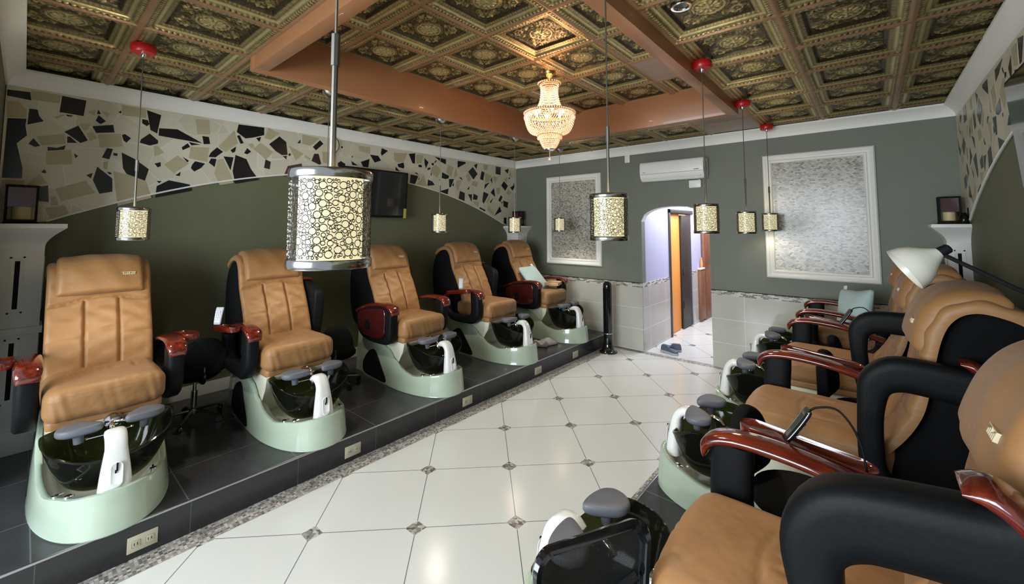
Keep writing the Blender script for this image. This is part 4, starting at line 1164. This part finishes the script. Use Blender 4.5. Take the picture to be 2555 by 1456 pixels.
def pad_mesh(s):
    pts = smoothpath([(.105, .0), (.088, .022), (.035, .052), (-.025, .068), (-.070, .050), (-.086, .0), (-.070, -.050), (-.025, -.068), (.035, -.052), (.088, -.022)], 4, True)
    b = MB(); rs = []
    for k, z in ((.78, -.012), (.93, -.004), (1.0, .006), (1.0, .022), (.96, .028), (.86, .031), (.5, .033)):
        rs.append([(p[0] * k, p[1] * k, z - .10 * p[0] * .25) for p in pts])
    b.rings(rs); b.lathe([(.02, -.06), (.022, -.03), (.03, -.012)], n=14)
    return b.me('foot_pad', 'grey_rubber', angle=50)
def seat_f(c):
    x, y, z = c
    # puckered leather: radial gathers near the front rim and pleats behind
    if z > .60: z += .010 * (1 - (y / .26) ** 2) - .010 * max(0, .10 - x)
    w = .0016 * math.sin(y * 70 + 2.5 * math.sin(y * 31) + 3 * math.sin(z * 12)) * max(0, min(1, (x - .12) / .1))
    if x > .2: x += w
    if z > .60:
        my = max(0, min(1, (.175 - abs(y)) / .03)); z -= .006 * math.exp(-((x - .03 - .03 * math.cos(y * 9)) / .007) ** 2) * my
        z += .0045 * math.sin(y * 88 + 2.2 * math.sin(y * 37) + 6 * x) * my * max(0, min(1, (.03 - x) / .03)) * max(0, min(1, (x + .15) / .08))
    z += .0012 * math.sin(y * 23 + 2 * math.sin(x * 17))
    return (x + .02 * (1 - (y / .26) ** 2) * (1 if x > .2 else 0), y, z)
def seat_mesh():
    b = MB(); b.frombm(cushion((-.30, -.264, .458), (.285, .264, .642), .060, 64, seat_f)); return b.me('seat', 'caramel_leather', angle=80)
def valance_mesh():
    b = MB(); b.frombm(cushion((-.34, -.25, .418), (.262, .25, .48), .02, 14, lambda c: (c.x, c.y, c.z + .003 * math.sin(c.y * 40)))); return b.me('seat_valance', 'caramel_leather', angle=70)
# backrest outline (x,z)
BF = [(-.150, .50), (-.165, .60), (-.195, .70), (-.240, .80), (-.292, .90), (-.345, .985), (-.375, 1.05), (-.400, 1.13), (-.425, 1.20), (-.470, 1.255), (-.530, 1.272), (-.600, 1.262)]
BR = [(-.680, 1.225), (-.745, 1.16), (-.785, 1.06), (-.80, .92), (-.79, .75), (-.75, .60), (-.68, .50), (-.55, .44), (-.30, .43)]
BF_LEFT = BF
BF_RIGHT = [(-.23, .50), (-.30, .58), (-.375, .68), (-.425, .78), (-.450, .88), (-.465, .96), (-.478, 1.03), (-.495, 1.10), (-.520, 1.16), (-.560, 1.205), (-.615, 1.225), (-.680, 1.215)]
BR_RIGHT = [(-.76, 1.18), (-.82, 1.11), (-.86, 1.0), (-.875, .85), (-.85, .70), (-.80, .58), (-.70, .48), (-.55, .44), (-.30, .43)]
BR_ = BR
def shell_mesh(BF=BF, BR=BR):
    prof = smoothpath([(x - .035, z - .012) for x, z in BF] + BR, 3, True)
    b = MB(); b.slab(prof, -.250, .250, .045, 6); return b.me('backrest_shell', 'black_fabric', angle=60)
def wrap(name, p0, p1, th, hw, ny, fn, matn, rim=.03, ends=True, BF=BF):
    """leather skin following the back profile between parameters, thickness th, width hw; fn(s,y)->extra depth"""
    path = smoothpath(BF + ([(-.660, 1.236), (-.72, 1.19), (-.762, 1.12)] if BF[0][0] > -.2 else [(-.745, 1.185), (-.80, 1.13), (-.838, 1.05)]), 5)
    L = [0]
    for a, c in zip(path, path[1:]): L.append(L[-1] + math.hypot(c[0] - a[0], c[1] - a[1]))
    tot = L[-1]
    def at(s):
        s = max(0, min(tot, s))
        for i in range(len(L) - 1):
            if s <= L[i + 1]:
                t = (s - L[i]) / max(1e-9, L[i + 1] - L[i]); a, c = path[i], path[i + 1]; v = Vector((c[0] - a[0], c[1] - a[1])).normalized()
                j0 = path[max(0, i - 2)]; j1 = path[min(len(path) - 1, i + 3)]; v = Vector((j1[0] - j0[0], j1[1] - j0[1])).normalized()
                return (lerp(a[0], c[0], t), lerp(a[1], c[1], t)), Vector((v.y, -v.x)) * 1
        return path[-1], Vector((0, 0))
    s0, s1 = p0 * tot, p1 * tot; ns = max(6, int((s1 - s0) / .010)); b = MB(); rs = []
    for i in range(ns + 1):
        s = lerp(s0, s1, i / ns); e = min(1, min(s - s0, s1 - s) / rim + .0) if ends else 1; e = math.sqrt(max(0, 1 - (1 - e) ** 2))
        P, nn = at(s); front = []; back = []
        for k in range(ny + 1):
            u = -1 + 2 * k / ny; u = math.copysign(abs(u) ** .88, u); y = hw * u
            eu = min(1, (hw - abs(y)) / rim); eu = math.sqrt(max(0, 1 - (1 - eu) ** 2))
            d = th * (.15 + .85 * min(e, eu) if ends else .25 + .75 * eu) + fn(s / tot, y) * min(e, eu)
            front.append((P[0] + nn.x * d, y * (1 if e > .5 else .97), P[1] + nn.y * d)); back.append((P[0] - nn.x * .02, y * .985, P[1] - nn.y * .02))
        rs.append(front + back[::-1])
    b.rings(rs); return b.me(name, matn, angle=75)
def back_fn(s, y):
    # two vertical seams splitting the lower back, transverse crease, soft lumps
    d = -.024 * (math.exp(-((abs(y) - .085) / .0075) ** 2)) * (1 if .05 < s < .50 else 0)
    d += .012 * math.cos(y / .26 * PI / 2) * math.sin(min(1, max(0, (s - .05) / .4)) * PI)
    d += .004 * math.sin(s * 70 + 9 * y) * math.sin(31 * y + 4) - .016 * math.exp(-((s - .495 - .02 * math.cos(y * 12)) / .008) ** 2)
    d -= .006 * math.exp(-((s - .27 - .02 * abs(y)) / .008) ** 2) * (1 if abs(y) > .09 else 0)
    return d
def pillow_fn(s, y): return .018 * math.cos(y / .23 * PI / 2) + .002 * math.sin(40 * y + 30 * s)
def arm_mesh():
    b = MB(); path = smoothpath([(.130, .765), (.132, .70), (.138, .60), (.132, .52), (.085, .462), (.0, .445), (-.15, .442), (-.28, .455), (-.345, .51), (-.362, .60), (-.362, .67)], 4); n = len(path)
    th = [lerp(.068, .066, i / (n * .3)) if i < n * .3 else (lerp(.066, .043, min(1, (i - n * .3) / (n * .22)))) for i in range(n)]
    b.sweep(path, .047, th, 0, 4.5, 20); return b.me('arm_pad', 'charcoal_vinyl', angle=60)
def arm_solid_mesh():
    pts = smoothpath([(.195, .762), (.205, .62), (.195, .48), (.15, .42), (.0, .405), (-.22, .412), (-.35, .46), (-.40, .56), (-.405, .68), (-.38, .71), (-.2, .745), (.0, .765)], 4, True)
    b = MB(); b.slab(pts, -.045, .045, .018, 4); return b.me('arm_pad', 'charcoal_vinyl', angle=60)
def side_panel_mesh(s):
    pts = smoothpath([(.125, .738), (.13, .60), (.11, .49), (-.02, .455), (-.20, .46), (-.32, .51), (-.36, .60), (-.35, .675), (-.2, .72), (0, .745)], 4, True)
    b = MB(); y0, y1 = (.040, .062) if s > 0 else (-.062, -.040); b.slab(pts, y0, y1, .014, 4); return b.me('side_panel', 'maroon_gloss', angle=60)
def side_knob_mesh(s):
    b = MB(); b.lathe([(.05, 0), (.05, .004), (.044, .006), (.04, .003), (.03, .003), (.012, .014)], n=24, mx=Matrix.Translation((-.16, .062 * s, .57)) @ Matrix.Rotation(R(-90 * s), 4, 'X')); return b.me('side_knob', 'black_gloss')
def wood_top_mesh():
    b = MB(); path = smoothpath([(.222, .700), (.216, .735), (.185, .764), (.12, .780), (.02, .782), (-.12, .768), (-.26, .736), (-.37, .695), (-.43, .668)], 5); n = len(path)
    hw = [lerp(.044, .055, min(1, i / 8)) if i < n * .6 else lerp(.055, .042, (i - n * .6) / (n * .4)) for i in range(n)]
    th = [lerp(.006, .021, min(1, i / 5)) for i in range(n)]
    b.sweep(path, hw, th, 0, 2.6, 20); return b.me('arm_top', 'cherry_wood', angle=60)
def tray_mesh(s):
    b = MB(); y0 = .050 * s; w = .045
    pts = [(p[0], p[1]) for p in rrect(-.27, .125, -.048, .048, .046, 7)]
    rs = []
    def zz(x): return .800 - max(0, -x - .02) * .18
    for k, dz in ((.93, -.030), (1.0, -.016), (1.0, .004), (.985, .009), (.94, .009), (.90, .004), (.88, -.004), (.5, -.006)):
        rs.append([(-.0725 + (p[0] + .0725) * (k if k < .9 else (.96 + .04 * k)) , y0 + s * .048 + p[1] * k, zz(p[0]) + dz) for p in pts])
    b.rings(rs); return b.me('arm_tray', 'cherry_wood', angle=50)
def logo_mesh():
    b = MB()
    for i in range(9):
        x = .03 + i * .010; b.box((-.006, x, .0), (.0022, x + .006, .010 + .004 * ((i * 7) % 3)), .0005)
    b.box((-.006, .028, .018), (.0020, .118, .0205)); return b.me('logo_patch', 'logo_thread')
CM = {}
CM['base'] = base_mesh(); CM['pedestal'] = cream_mesh(); CM['ventL'] = vent_mesh(1); CM['ventR'] = vent_mesh(-1)
CM['basin'] = bowl_mesh(); CM['tower'] = tower_mesh(); CM['inset'] = inset_mesh(); CM['slot'] = slot_mesh(); CM['tap'] = spout_mesh(); CM['spray'] = sprayer_mesh(); CM['knob'] = knob_mesh()
CM['pad'] = pad_mesh(1); CM['seat'] = seat_mesh(); CM['valance'] = valance_mesh(); CM['shell'] = shell_mesh()
CM['back'] = wrap('back_cushion', 0.02, .93, .026, .262, 70, back_fn, 'caramel_leather', ends=True)
CM['pillow'] = wrap('headrest_pillow', .525, .80, .058, .225, 36, pillow_fn, 'caramel_leather', rim=.032)
CM['shellR'] = shell_mesh(BF_RIGHT, BR_RIGHT); CM['backR'] = wrap('back_cushion', 0.02, .93, .026, .262, 70, back_fn, 'caramel_leather', BF=BF_RIGHT)
CM['pillowR'] = wrap('headrest_pillow', .50, .82, .060, .232, 36, pillow_fn, 'caramel_leather', rim=.05, BF=BF_RIGHT)
CM['arm'] = arm_mesh(); CM['armS'] = arm_solid_mesh(); CM['top'] = wood_top_mesh(); CM['trayL'] = tray_mesh(1); CM['trayR'] = tray_mesh(-1)
CM['panL'] = side_panel_mesh(1); CM['panR'] = side_panel_mesh(-1); CM['knL'] = side_knob_mesh(1); CM['knR'] = side_knob_mesh(-1); CM['logo'] = logo_mesh()

from mathutils.bvhtree import BVHTree
LOGO = {}
for k_ in ('', 'R'):
    me_ = CM['pillow' + k_]; bv = BVHTree.FromPolygons([v.co for v in me_.vertices], [list(p.vertices) for p in me_.polygons])
    h_ = bv.ray_cast(Vector((1, .125, 1.205 if not k_ else 1.13)), Vector((-1, 0, 0)))
    LOGO[k_] = (h_[0] + Vector((.0006, -.075 + .0, 0)), (0, -math.atan2(abs(h_[1].z), abs(h_[1].x)) * (1 if h_[1].z * h_[1].x > 0 else -1), 0))
def chair(x, y, rz, label, arms, bx=0, pads=(0, 0), up_off=(0, 0)):
    """arms: dict side(+1 left / -1 right) -> (style 'open'|'solid', raised, tray)"""
    t = empty('pedicure_chair', (x, y, HP), rz, label, 'pedicure chair', 'pedicure chairs')
    n0 = set(COL.objects)
    ba = link('base', CM['base'], t); link('side_recess', CM['ventL'], ba); link('side_recess', CM['ventR'], ba)
    link('pedestal', CM['pedestal'], t); link('foot_basin', CM['basin'], t)
    tw = link('faucet_tower', CM['tower'], t); link('label_inset', CM['inset'], tw); link('control_slot', CM['slot'], tw)
    link('tap', CM['tap'], t); link('spray_head', CM['spray'], t)
    for kx, ky, kz, a in ((.575, -.165, .150, .4), (.575, .165, .150, 2.6), (.50, -.205, .140, 1.0)):
        k = link('valve_knob', CM['knob'], t); k.location = (kx, ky, kz); k.rotation_euler = (0, 0, a)
    for s in (-1, 1):
        p = link('foot_pad', CM['pad'], t); p.location = (.475, s * .135, .462); p.rotation_euler = (0, R(-4), R(-s * 60) + pads[0])
    if bx:
        for o in set(COL.objects) - n0:
            if o.parent == t and o.name.split('.')[0] in ('base', 'foot_basin', 'faucet_tower', 'tap', 'valve_knob', 'foot_pad'): o.location.x += bx
    se = link('seat', CM['seat'], t); sv = link('seat_valance', CM['valance'], t)
    if rz > 1: se.location = (-.06, 0, -.022); sv.location = (-.05, 0, -.01)
    R_ = 'R' if rz > 1 else ''
    link('backrest_shell', CM['shell' + R_], t); link('back_cushion', CM['back' + R_], t)
    pl = link('headrest_pillow', CM['pillow' + R_], t)
    lg = link('logo_patch', CM['logo'], pl); hit = LOGO[R_]; lg.location = hit[0]; lg.rotation_euler = hit[1]; tag(lg, 'pale embroidered mark on the headrest')
    for s in (-1, 1):
        st, up, tray = arms[s]
        a = link('armrest', CM['arm' if st == 'open' else 'armS'], t); a.location = (.012 if rz > 1 else 0, s * .322, 0)
        link('arm_top', CM['top'], a)
        if tray: link('arm_tray', CM['trayL' if s > 0 else 'trayR'], a)
        if st == 'solid':
            link('side_panel', CM['panL' if s > 0 else 'panR'], a); link('side_knob', CM['knL' if s > 0 else 'knR'], a)
        if up:
            # rotate about the rear pivot
            px, pz, th = -.30, .50, R(up)
            a.rotation_euler = (0, -th, 0)
            a.location = (px - (px * math.cos(th) - pz * math.sin(th)) + up_off[0], s * .322, pz - (px * math.sin(th) + pz * math.cos(th)) + up_off[1])
    return t
LX = -3.705; RXO = -.315
O, So = 'open', 'solid'
LYs = [.375, 1.47, 2.67, 3.845, 4.985]; RYs = [1.43, 2.665, 3.86, 5.02]
chair(LX, LYs[0], 0, 'caramel pedicure chair nearest the camera in the left row, both glossy wooden arms down', {1: (O, 0, 1), -1: (O, 0, 1)})
chair(LX, LYs[1], 0, 'second caramel pedicure chair of the left row, its far armrest flipped up', {1: (So, 80, 0), -1: (O, 0, 1)})
chair(LX, LYs[2], 0, 'middle caramel pedicure chair of the left row, with a closed maroon side panel', {1: (O, 0, 0), -1: (So, 0, 0)})
chair(LX, LYs[3], 0, 'fourth caramel pedicure chair of the left row, grey remote standing on its open arm', {1: (So, 80, 0), -1: (O, 0, 1)})
chair(LX, LYs[4], 0, 'farthest caramel pedicure chair of the left row, holding a light blue pillow', {1: (O, 0, 0), -1: (So, 0, 0)})
chair(RXO + .045, RYs[0] - .045, PI, 'caramel pedicure chair nearest the camera in the right row, near armrest flipped up', {1: (O, 79, 0), -1: (O, 0, 1)}, bx=.075, up_off=(.032, .05))
chair(RXO, RYs[1], PI, 'second caramel pedicure chair of the right row, its near armrest also flipped up', {1: (O, 92, 0), -1: (O, 0, 1)}, up_off=(-.03, .01))
chair(RXO, RYs[2], PI, 'third caramel pedicure chair of the right row, black remote on its wooden arm', {1: (O, 86, 0), -1: (O, 0, 1)})
chair(RXO, RYs[3], PI, 'farthest caramel pedicure chair of the right row, with a pale blue pillow against its back', {1: (O, 0, 0), -1: (O, 0, 0)})

# ------------------------------------------------------------------ technician stools
def stool(x, y, rz, label, sh=.30, bk=.52, mesh=False, br=.135):
    t = empty('technician_stool', (x, y, HP), rz, label, 'stool', 'technician stools between the chairs')
    b = MB(); hub = []
    b.lathe([(.03, .055), (.034, .07), (.03, .10), (.018, .11)], n=16)
    for k in range(5):
        a = 2 * PI * k / 5; c, q = math.cos(a), math.sin(a); b.tube([(0, 0, .085), (.10 * c, .10 * q, .075), (.215 * c, .215 * q, .055)], [.014, .011, .008], 8)
    b.obj('star_base', 'steel', t)
    for k in range(5):
        a = 2 * PI * k / 5; m = Matrix.Translation((.215 * math.cos(a), .215 * math.sin(a), .0)) @ Matrix.Rotation(a + .6, 4, 'Z')
        b = MB(); b.lathe([(.008, -.012), (.022, -.012), (.024, -.006), (.024, .006), (.022, .012), (.008, .012)], n=16, mx=m @ Matrix.Translation((0, 0, .025)) @ Matrix.Rotation(R(90), 4, 'X'))
        b.tube([tuple(m @ Vector((0, 0, .03))), tuple(m @ Vector((0, 0, .058)))], .006, 8); b.obj('castor', 'black_gloss', t)
    b = MB(); b.tube([(0, 0, .10), (0, 0, sh - .01)], .013, 12); b.tube([(0, 0, .10), (0, 0, .10 + (sh - .1) * .55)], .022, 14); b.obj('gas_lift', 'chrome', t)
    b = MB(); b.lathe([(.06, sh - .012), (.15, sh), (.172, sh + .02), (.175, sh + .045), (.16, sh + .066), (.10, sh + .074), (.0005, sh + .076)], n=32); b.obj('seat', 'black_fabric', t)
    b = MB(); b.tube(smoothpath([(-.08, 0, sh - .004), (-.20, 0, sh - .004), (-.235, 0, sh + .04), (-.225, 0, bk + .02)], 5), .011, 8); b.obj('back_bar', 'black_gloss', t)
    if not mesh:
        pts = smoothpath([(-br, bk), (-br * .95, bk + .11), (-br * .6, bk + .205), (0, bk + .24), (br * .6, bk + .205), (br * .95, bk + .11), (br, bk), (br * .7, bk - .04), (0, bk - .05), (-br * .7, bk - .04)], 4, True)
        b = MB(); b.slab(pts, -.235, -.175, .026, 5); b.v = [(v[1] + 1.2 * v[0] ** 2, v[0], v[2]) for v in b.v]; b.obj('backrest', 'black_fabric', t, angle=60)
    else:
        pts = rrect(-.170, .170, bk - .14, bk + .22, .045, 6)
        cz = bk + .045; b = MB(); rs = []
        cv = lambda u: -.215 + .9 * u * u
        for s, d in ((1, -.012), (1.03, 0), (1, .012), (.93, .014), (.885, .004), (.885, -.006), (.93, -.012)):
            rs.append([(cv(p[0] * s) + d, p[0] * s * (1 - .22 * max(0, (cz - p[1])) / .2), cz + (p[1] - cz) * s) for p in pts])
        rs.append(rs[0]); b.rings(rs, False, False); bf = b.obj('back_frame', 'black_gloss', t)
        b = MB(); g = []
        for i in range(13):
            g.append([(cv(u), u * (1 - .22 * max(0, (cz - z)) / .2), z) for z in [lerp(bk - .125, bk + .205, i / 12)] for u in [lerp(-.155, .155, k / 12) for k in range(13)]])
        b.rings(g, False, False, closed=False); b.obj('mesh_panel', 'mesh_cloth', bf)
        b = MB(); b.tube([(-.232, 0, bk - .10), (-.226, -.03, bk + .02), (-.19, -.13, bk + .09)], .013, 8); b.tube([(-.226, 0, bk + .01), (-.19, .13, bk + .09)], .013, 8); b.obj('back_spine', 'black_matte', bf)
    return t
stool(-4.18, .955, R(182), 'black technician stool with chromed star base between the two nearest left chairs', sh=.34, bk=.44, br=.165)
stool(-4.03, 2.06, R(150), 'black technician stool between the second and third left chairs', sh=.28, bk=.38, br=.15)
stool(-.25, 2.02, R(-14), 'black technician stool with domed back between the two nearest right chairs', sh=.44, bk=.53, br=.14)
stool(-.055, 3.25, R(-8), 'black technician stool with domed back between the second and third right chairs', sh=.42, bk=.54, br=.15)
stool(-.08, 4.43, R(-5), 'black technician stool between the third and farthest right chairs', sh=.42, bk=.40, br=.16)
stool(-.40, .90, R(-27), 'glossy black technician stool with a see-through mesh back, nearest the camera', sh=.35, bk=.53, mesh=True)

# ------------------------------------------------------------------ remotes
def remote(loc, rot, label, m='remote_grey', L=.13, holder=True):
    t = empty('remote_control', loc, 0, label, 'remote control'); t.rotation_euler = rot
    b = MB(); b.frombm(cushion((-.008, -.026, 0), (.008, .026, L), .008, 8, lambda c: (c.x - .10 * (c.z / L) ** 2 * .12, c.y * (1 + .15 * (c.z / L)), c.z))); b.obj('body', m, t)
    b = MB()
    for r in range(5):
        for q in range(3): b.box((.0065, -.017 + q * .0125, .02 + r * .018), (.0095, -.009 + q * .0125, .031 + r * .018), .001)
    b.obj('buttons', 'white_plastic' if m == 'remote_grey' else 'grey_rubber', t)
    return t
remote((-3.80, .99, HP + .803), (0, R(-8), R(-50)), 'grey remote control standing on the arm tray between the two nearest left chairs')
remote((-3.80, 3.48, HP + .797), (0, R(-8), R(-50)), 'grey remote control standing on the near arm of the fourth left chair')
def handset(x, y, z, label):
    t = remote((x, y, z), (0, R(38), R(18)), label, 'black_gloss', .15)
    mi = (Matrix.Translation((x, y, z)) @ t.rotation_euler.to_matrix().to_4x4()).inverted()
    c = MB(); c.tube([tuple(mi @ Vector(p)) for p in smoothpath([(x + .074, y + .024, z + .112), (x + .10, y + .031, z + .135), (x + .16, y + .035, z + .14), (x + .21, y + .02, z + .07), (x + .23, y, z - .05), (x + .235, y, z - .22)], 6)], .0035, 6)
    c.obj('cord', 'black_matte', t)
handset(-.27, 1.80, HP + .775, 'black remote handset leaning on the wooden arm of the nearest right chair')
handset(-.22, 4.22, HP + .775, 'black remote handset leaning on the wooden arm of the third right chair')

# ------------------------------------------------------------------ pillows and tray
def pillow(loc, rot, sx, sy, th, label):
    t = empty('pillow', loc, 0, label, 'pillow', 'light blue pillows on chairs'); t.rotation_euler = rot
    def f(c):
        u, v = c.y / (sx / 2), c.z / (sy / 2); k = max(0, (1 - abs(u) ** 3)) * max(0, (1 - abs(v) ** 3))
        return (c.x * (.15 + .85 * k ** .5) + .008 * math.sin(12 * c.y + 9 * c.z), c.y * (1 - .05 * (1 - abs(v)) ), c.z * (1 - .06 * (1 - abs(u))))
    b = MB(); b.frombm(cushion((-th / 2, -sx / 2, -sy / 2), (th / 2, sx / 2, sy / 2), .03, 18, f)); b.obj('case', 'blue_cloth', t, angle=80)
    b = MB(); b.tube([(0, -sx / 2 + .005, -sy / 2 + .01), (0, sx / 2 - .005, -sy / 2 + .01)], .006, 6); b.obj('seam', 'blue_cloth', t)
    b = MB(); b.box((-.004, sx / 2 - .065, sy / 2 - .02), (.0, sx / 2 - .015, sy / 2 + .035), .001); b.obj('care_label', 'white_plastic', t)
pillow((-3.775, 4.90, .985), (R(0), R(-40), R(6)), .42, .42, .10, 'light blue pillow reclining across the seat of the farthest left chair')
pillow((-.145, 4.92, .945), (R(-8), R(14), R(28)), .46, .44, .13, 'pale blue pillow with a white tag propped on the farthest right chair')
t = empty('wooden_tray', (-3.58, 5.12, HP + .70), R(20), 'small tan wooden tray resting across the farthest left chair beside the blue pillow', 'tray')
b = MB(); b.box((-.10, -.12, 0), (.10, .12, .012), .002); b.obj('bottom', 'tan_wood', t)
for a, c in (((-.10, -.12, .01), (.10, -.11, .045)), ((-.10, .11, .01), (.10, .12, .045)), ((-.10, -.12, .01), (-.09, .12, .045)), ((.09, -.12, .01), (.10, .12, .045))):
    b = MB(); b.box(a, c, .002); b.obj('rim', 'tan_wood', t)

# ------------------------------------------------------------------ floor lamp reaching over the right row
t = empty('floor_lamp', (.47, 2.05, HP), 0, 'work lamp with a cream bell shade on a black arm above the right chairs', 'lamp')
b = MB(); b.lathe([(.11, 0), (.11, .012), (.03, .022), (.014, .03)], n=28); b.obj('base', 'black_matte', t)
b = MB(); b.tube([(0, 0, .02), (0, 0, 1.285)], .010, 10); b.obj('pole', 'black_matte', t)
b = MB(); b.tube([(0, 0, 1.28), (-.13, .0, 1.345), (-.285, .035, 1.445)], .007, 8); b.sphere((0, 0, 1.285), .018, 10); b.obj('arm', 'black_matte', t)
D_ = Vector((-.62, -.10, -.42)).normalized(); mx = Matrix.Translation((-.30, .035, 1.443)) @ D_.to_track_quat('Z', 'Y').to_matrix().to_4x4()
b = MB(); pr = [(.020, -.02), (.032, 0), (.052, .03), (.078, .065), (.093, .10), (.098, .128), (.1005, .142), (.097, .142), (.088, .105), (.072, .068), (.045, .035), (.012, .012)]
pr = [(r * .78, z * .72) for r, z in pr]; b.lathe(pr, n=36, mx=mx, cap=False); b.obj('lamp_shade', 'lamp_white', t)
b = MB(); b.lathe([(.010, -.045), (.016, -.04), (.018, -.01), (.016, .01)], n=16, mx=mx); b.obj('socket', 'black_matte', t)
b = MB(); b.sphere(tuple(mx @ Vector((0, 0, .05))), .020, 12); b.obj('bulb', 'white_plastic', t)

# ================================================================== LIGHT
def area(loc, rot, sx, sy, e, col, nm='room_light'):
    l = bpy.data.lights.new(nm, 'AREA'); l.shape = 'RECTANGLE'; l.size = sx; l.size_y = sy; l.energy = e; l.color = col
    o = bpy.data.objects.new(nm, l); COL.objects.link(o); o.location = loc; o.rotation_euler = rot; return o
# daylight through the shop front behind the camera
area((-1.5, YF - 2.4, 1.8), (R(90), 0, 0), 2.8, 2.0, 130, (.84, .93, 1.0), 'shopfront_daylight')
# corridor: bright cool light
area((-1.9, 7.6, 2.36), (0, 0, 0), .7, 2.2, 30, (.90, .93, 1.0), 'corridor_light')
area((-2.05, 6.15, 2.3), (0, 0, 0), .5, .5, 5, (.90, .93, 1.0), 'corridor_light')
area((CXL - 1.0, 7.6, 2.3), (0, 0, 0), 1.0, 1.0, 30, (1, .85, .6), 'side_room_light')
w = bpy.data.worlds.new('world'); S.world = w; w.use_nodes = True
bg = w.node_tree.nodes['Background']; bg.inputs[0].default_value = (.80, .88, 1, 1); bg.inputs[1].default_value = .35

# ================================================================== CAMERA
cd = bpy.data.cameras.new('camera'); co = bpy.data.objects.new('camera', cd); COL.objects.link(co); S.camera = co
f_px, ppy = 1040.97, 498.62
cd.sensor_fit = 'HORIZONTAL'; cd.sensor_width = 36; cd.lens = f_px / 2555 * 36; cd.shift_y = -(728 - ppy) / 2555
cd.clip_start = .02; cd.clip_end = 60
yaw, pitch, roll = R(40.5989), R(3.79957), R(.0332)
co.location = (0, 0, 1.72)
co.rotation_euler = (Matrix.Rotation(yaw, 3, 'Z') @ Matrix.Rotation(R(90) + pitch, 3, 'X') @ Matrix.Rotation(-roll, 3, 'Z')).to_euler()
S.view_settings.view_transform = 'Standard'; S.view_settings.look = 'None'; S.view_settings.gamma = 1; S.view_settings.use_curve_mapping = False
S.view_settings.exposure = 1.08
S.cycles.max_bounces = 7; S.cycles.diffuse_bounces = 4; S.cycles.glossy_bounces = 4; S.cycles.transparent_max_bounces = 24
S.cycles.sample_clamp_indirect = 4; S.cycles.use_denoising = True
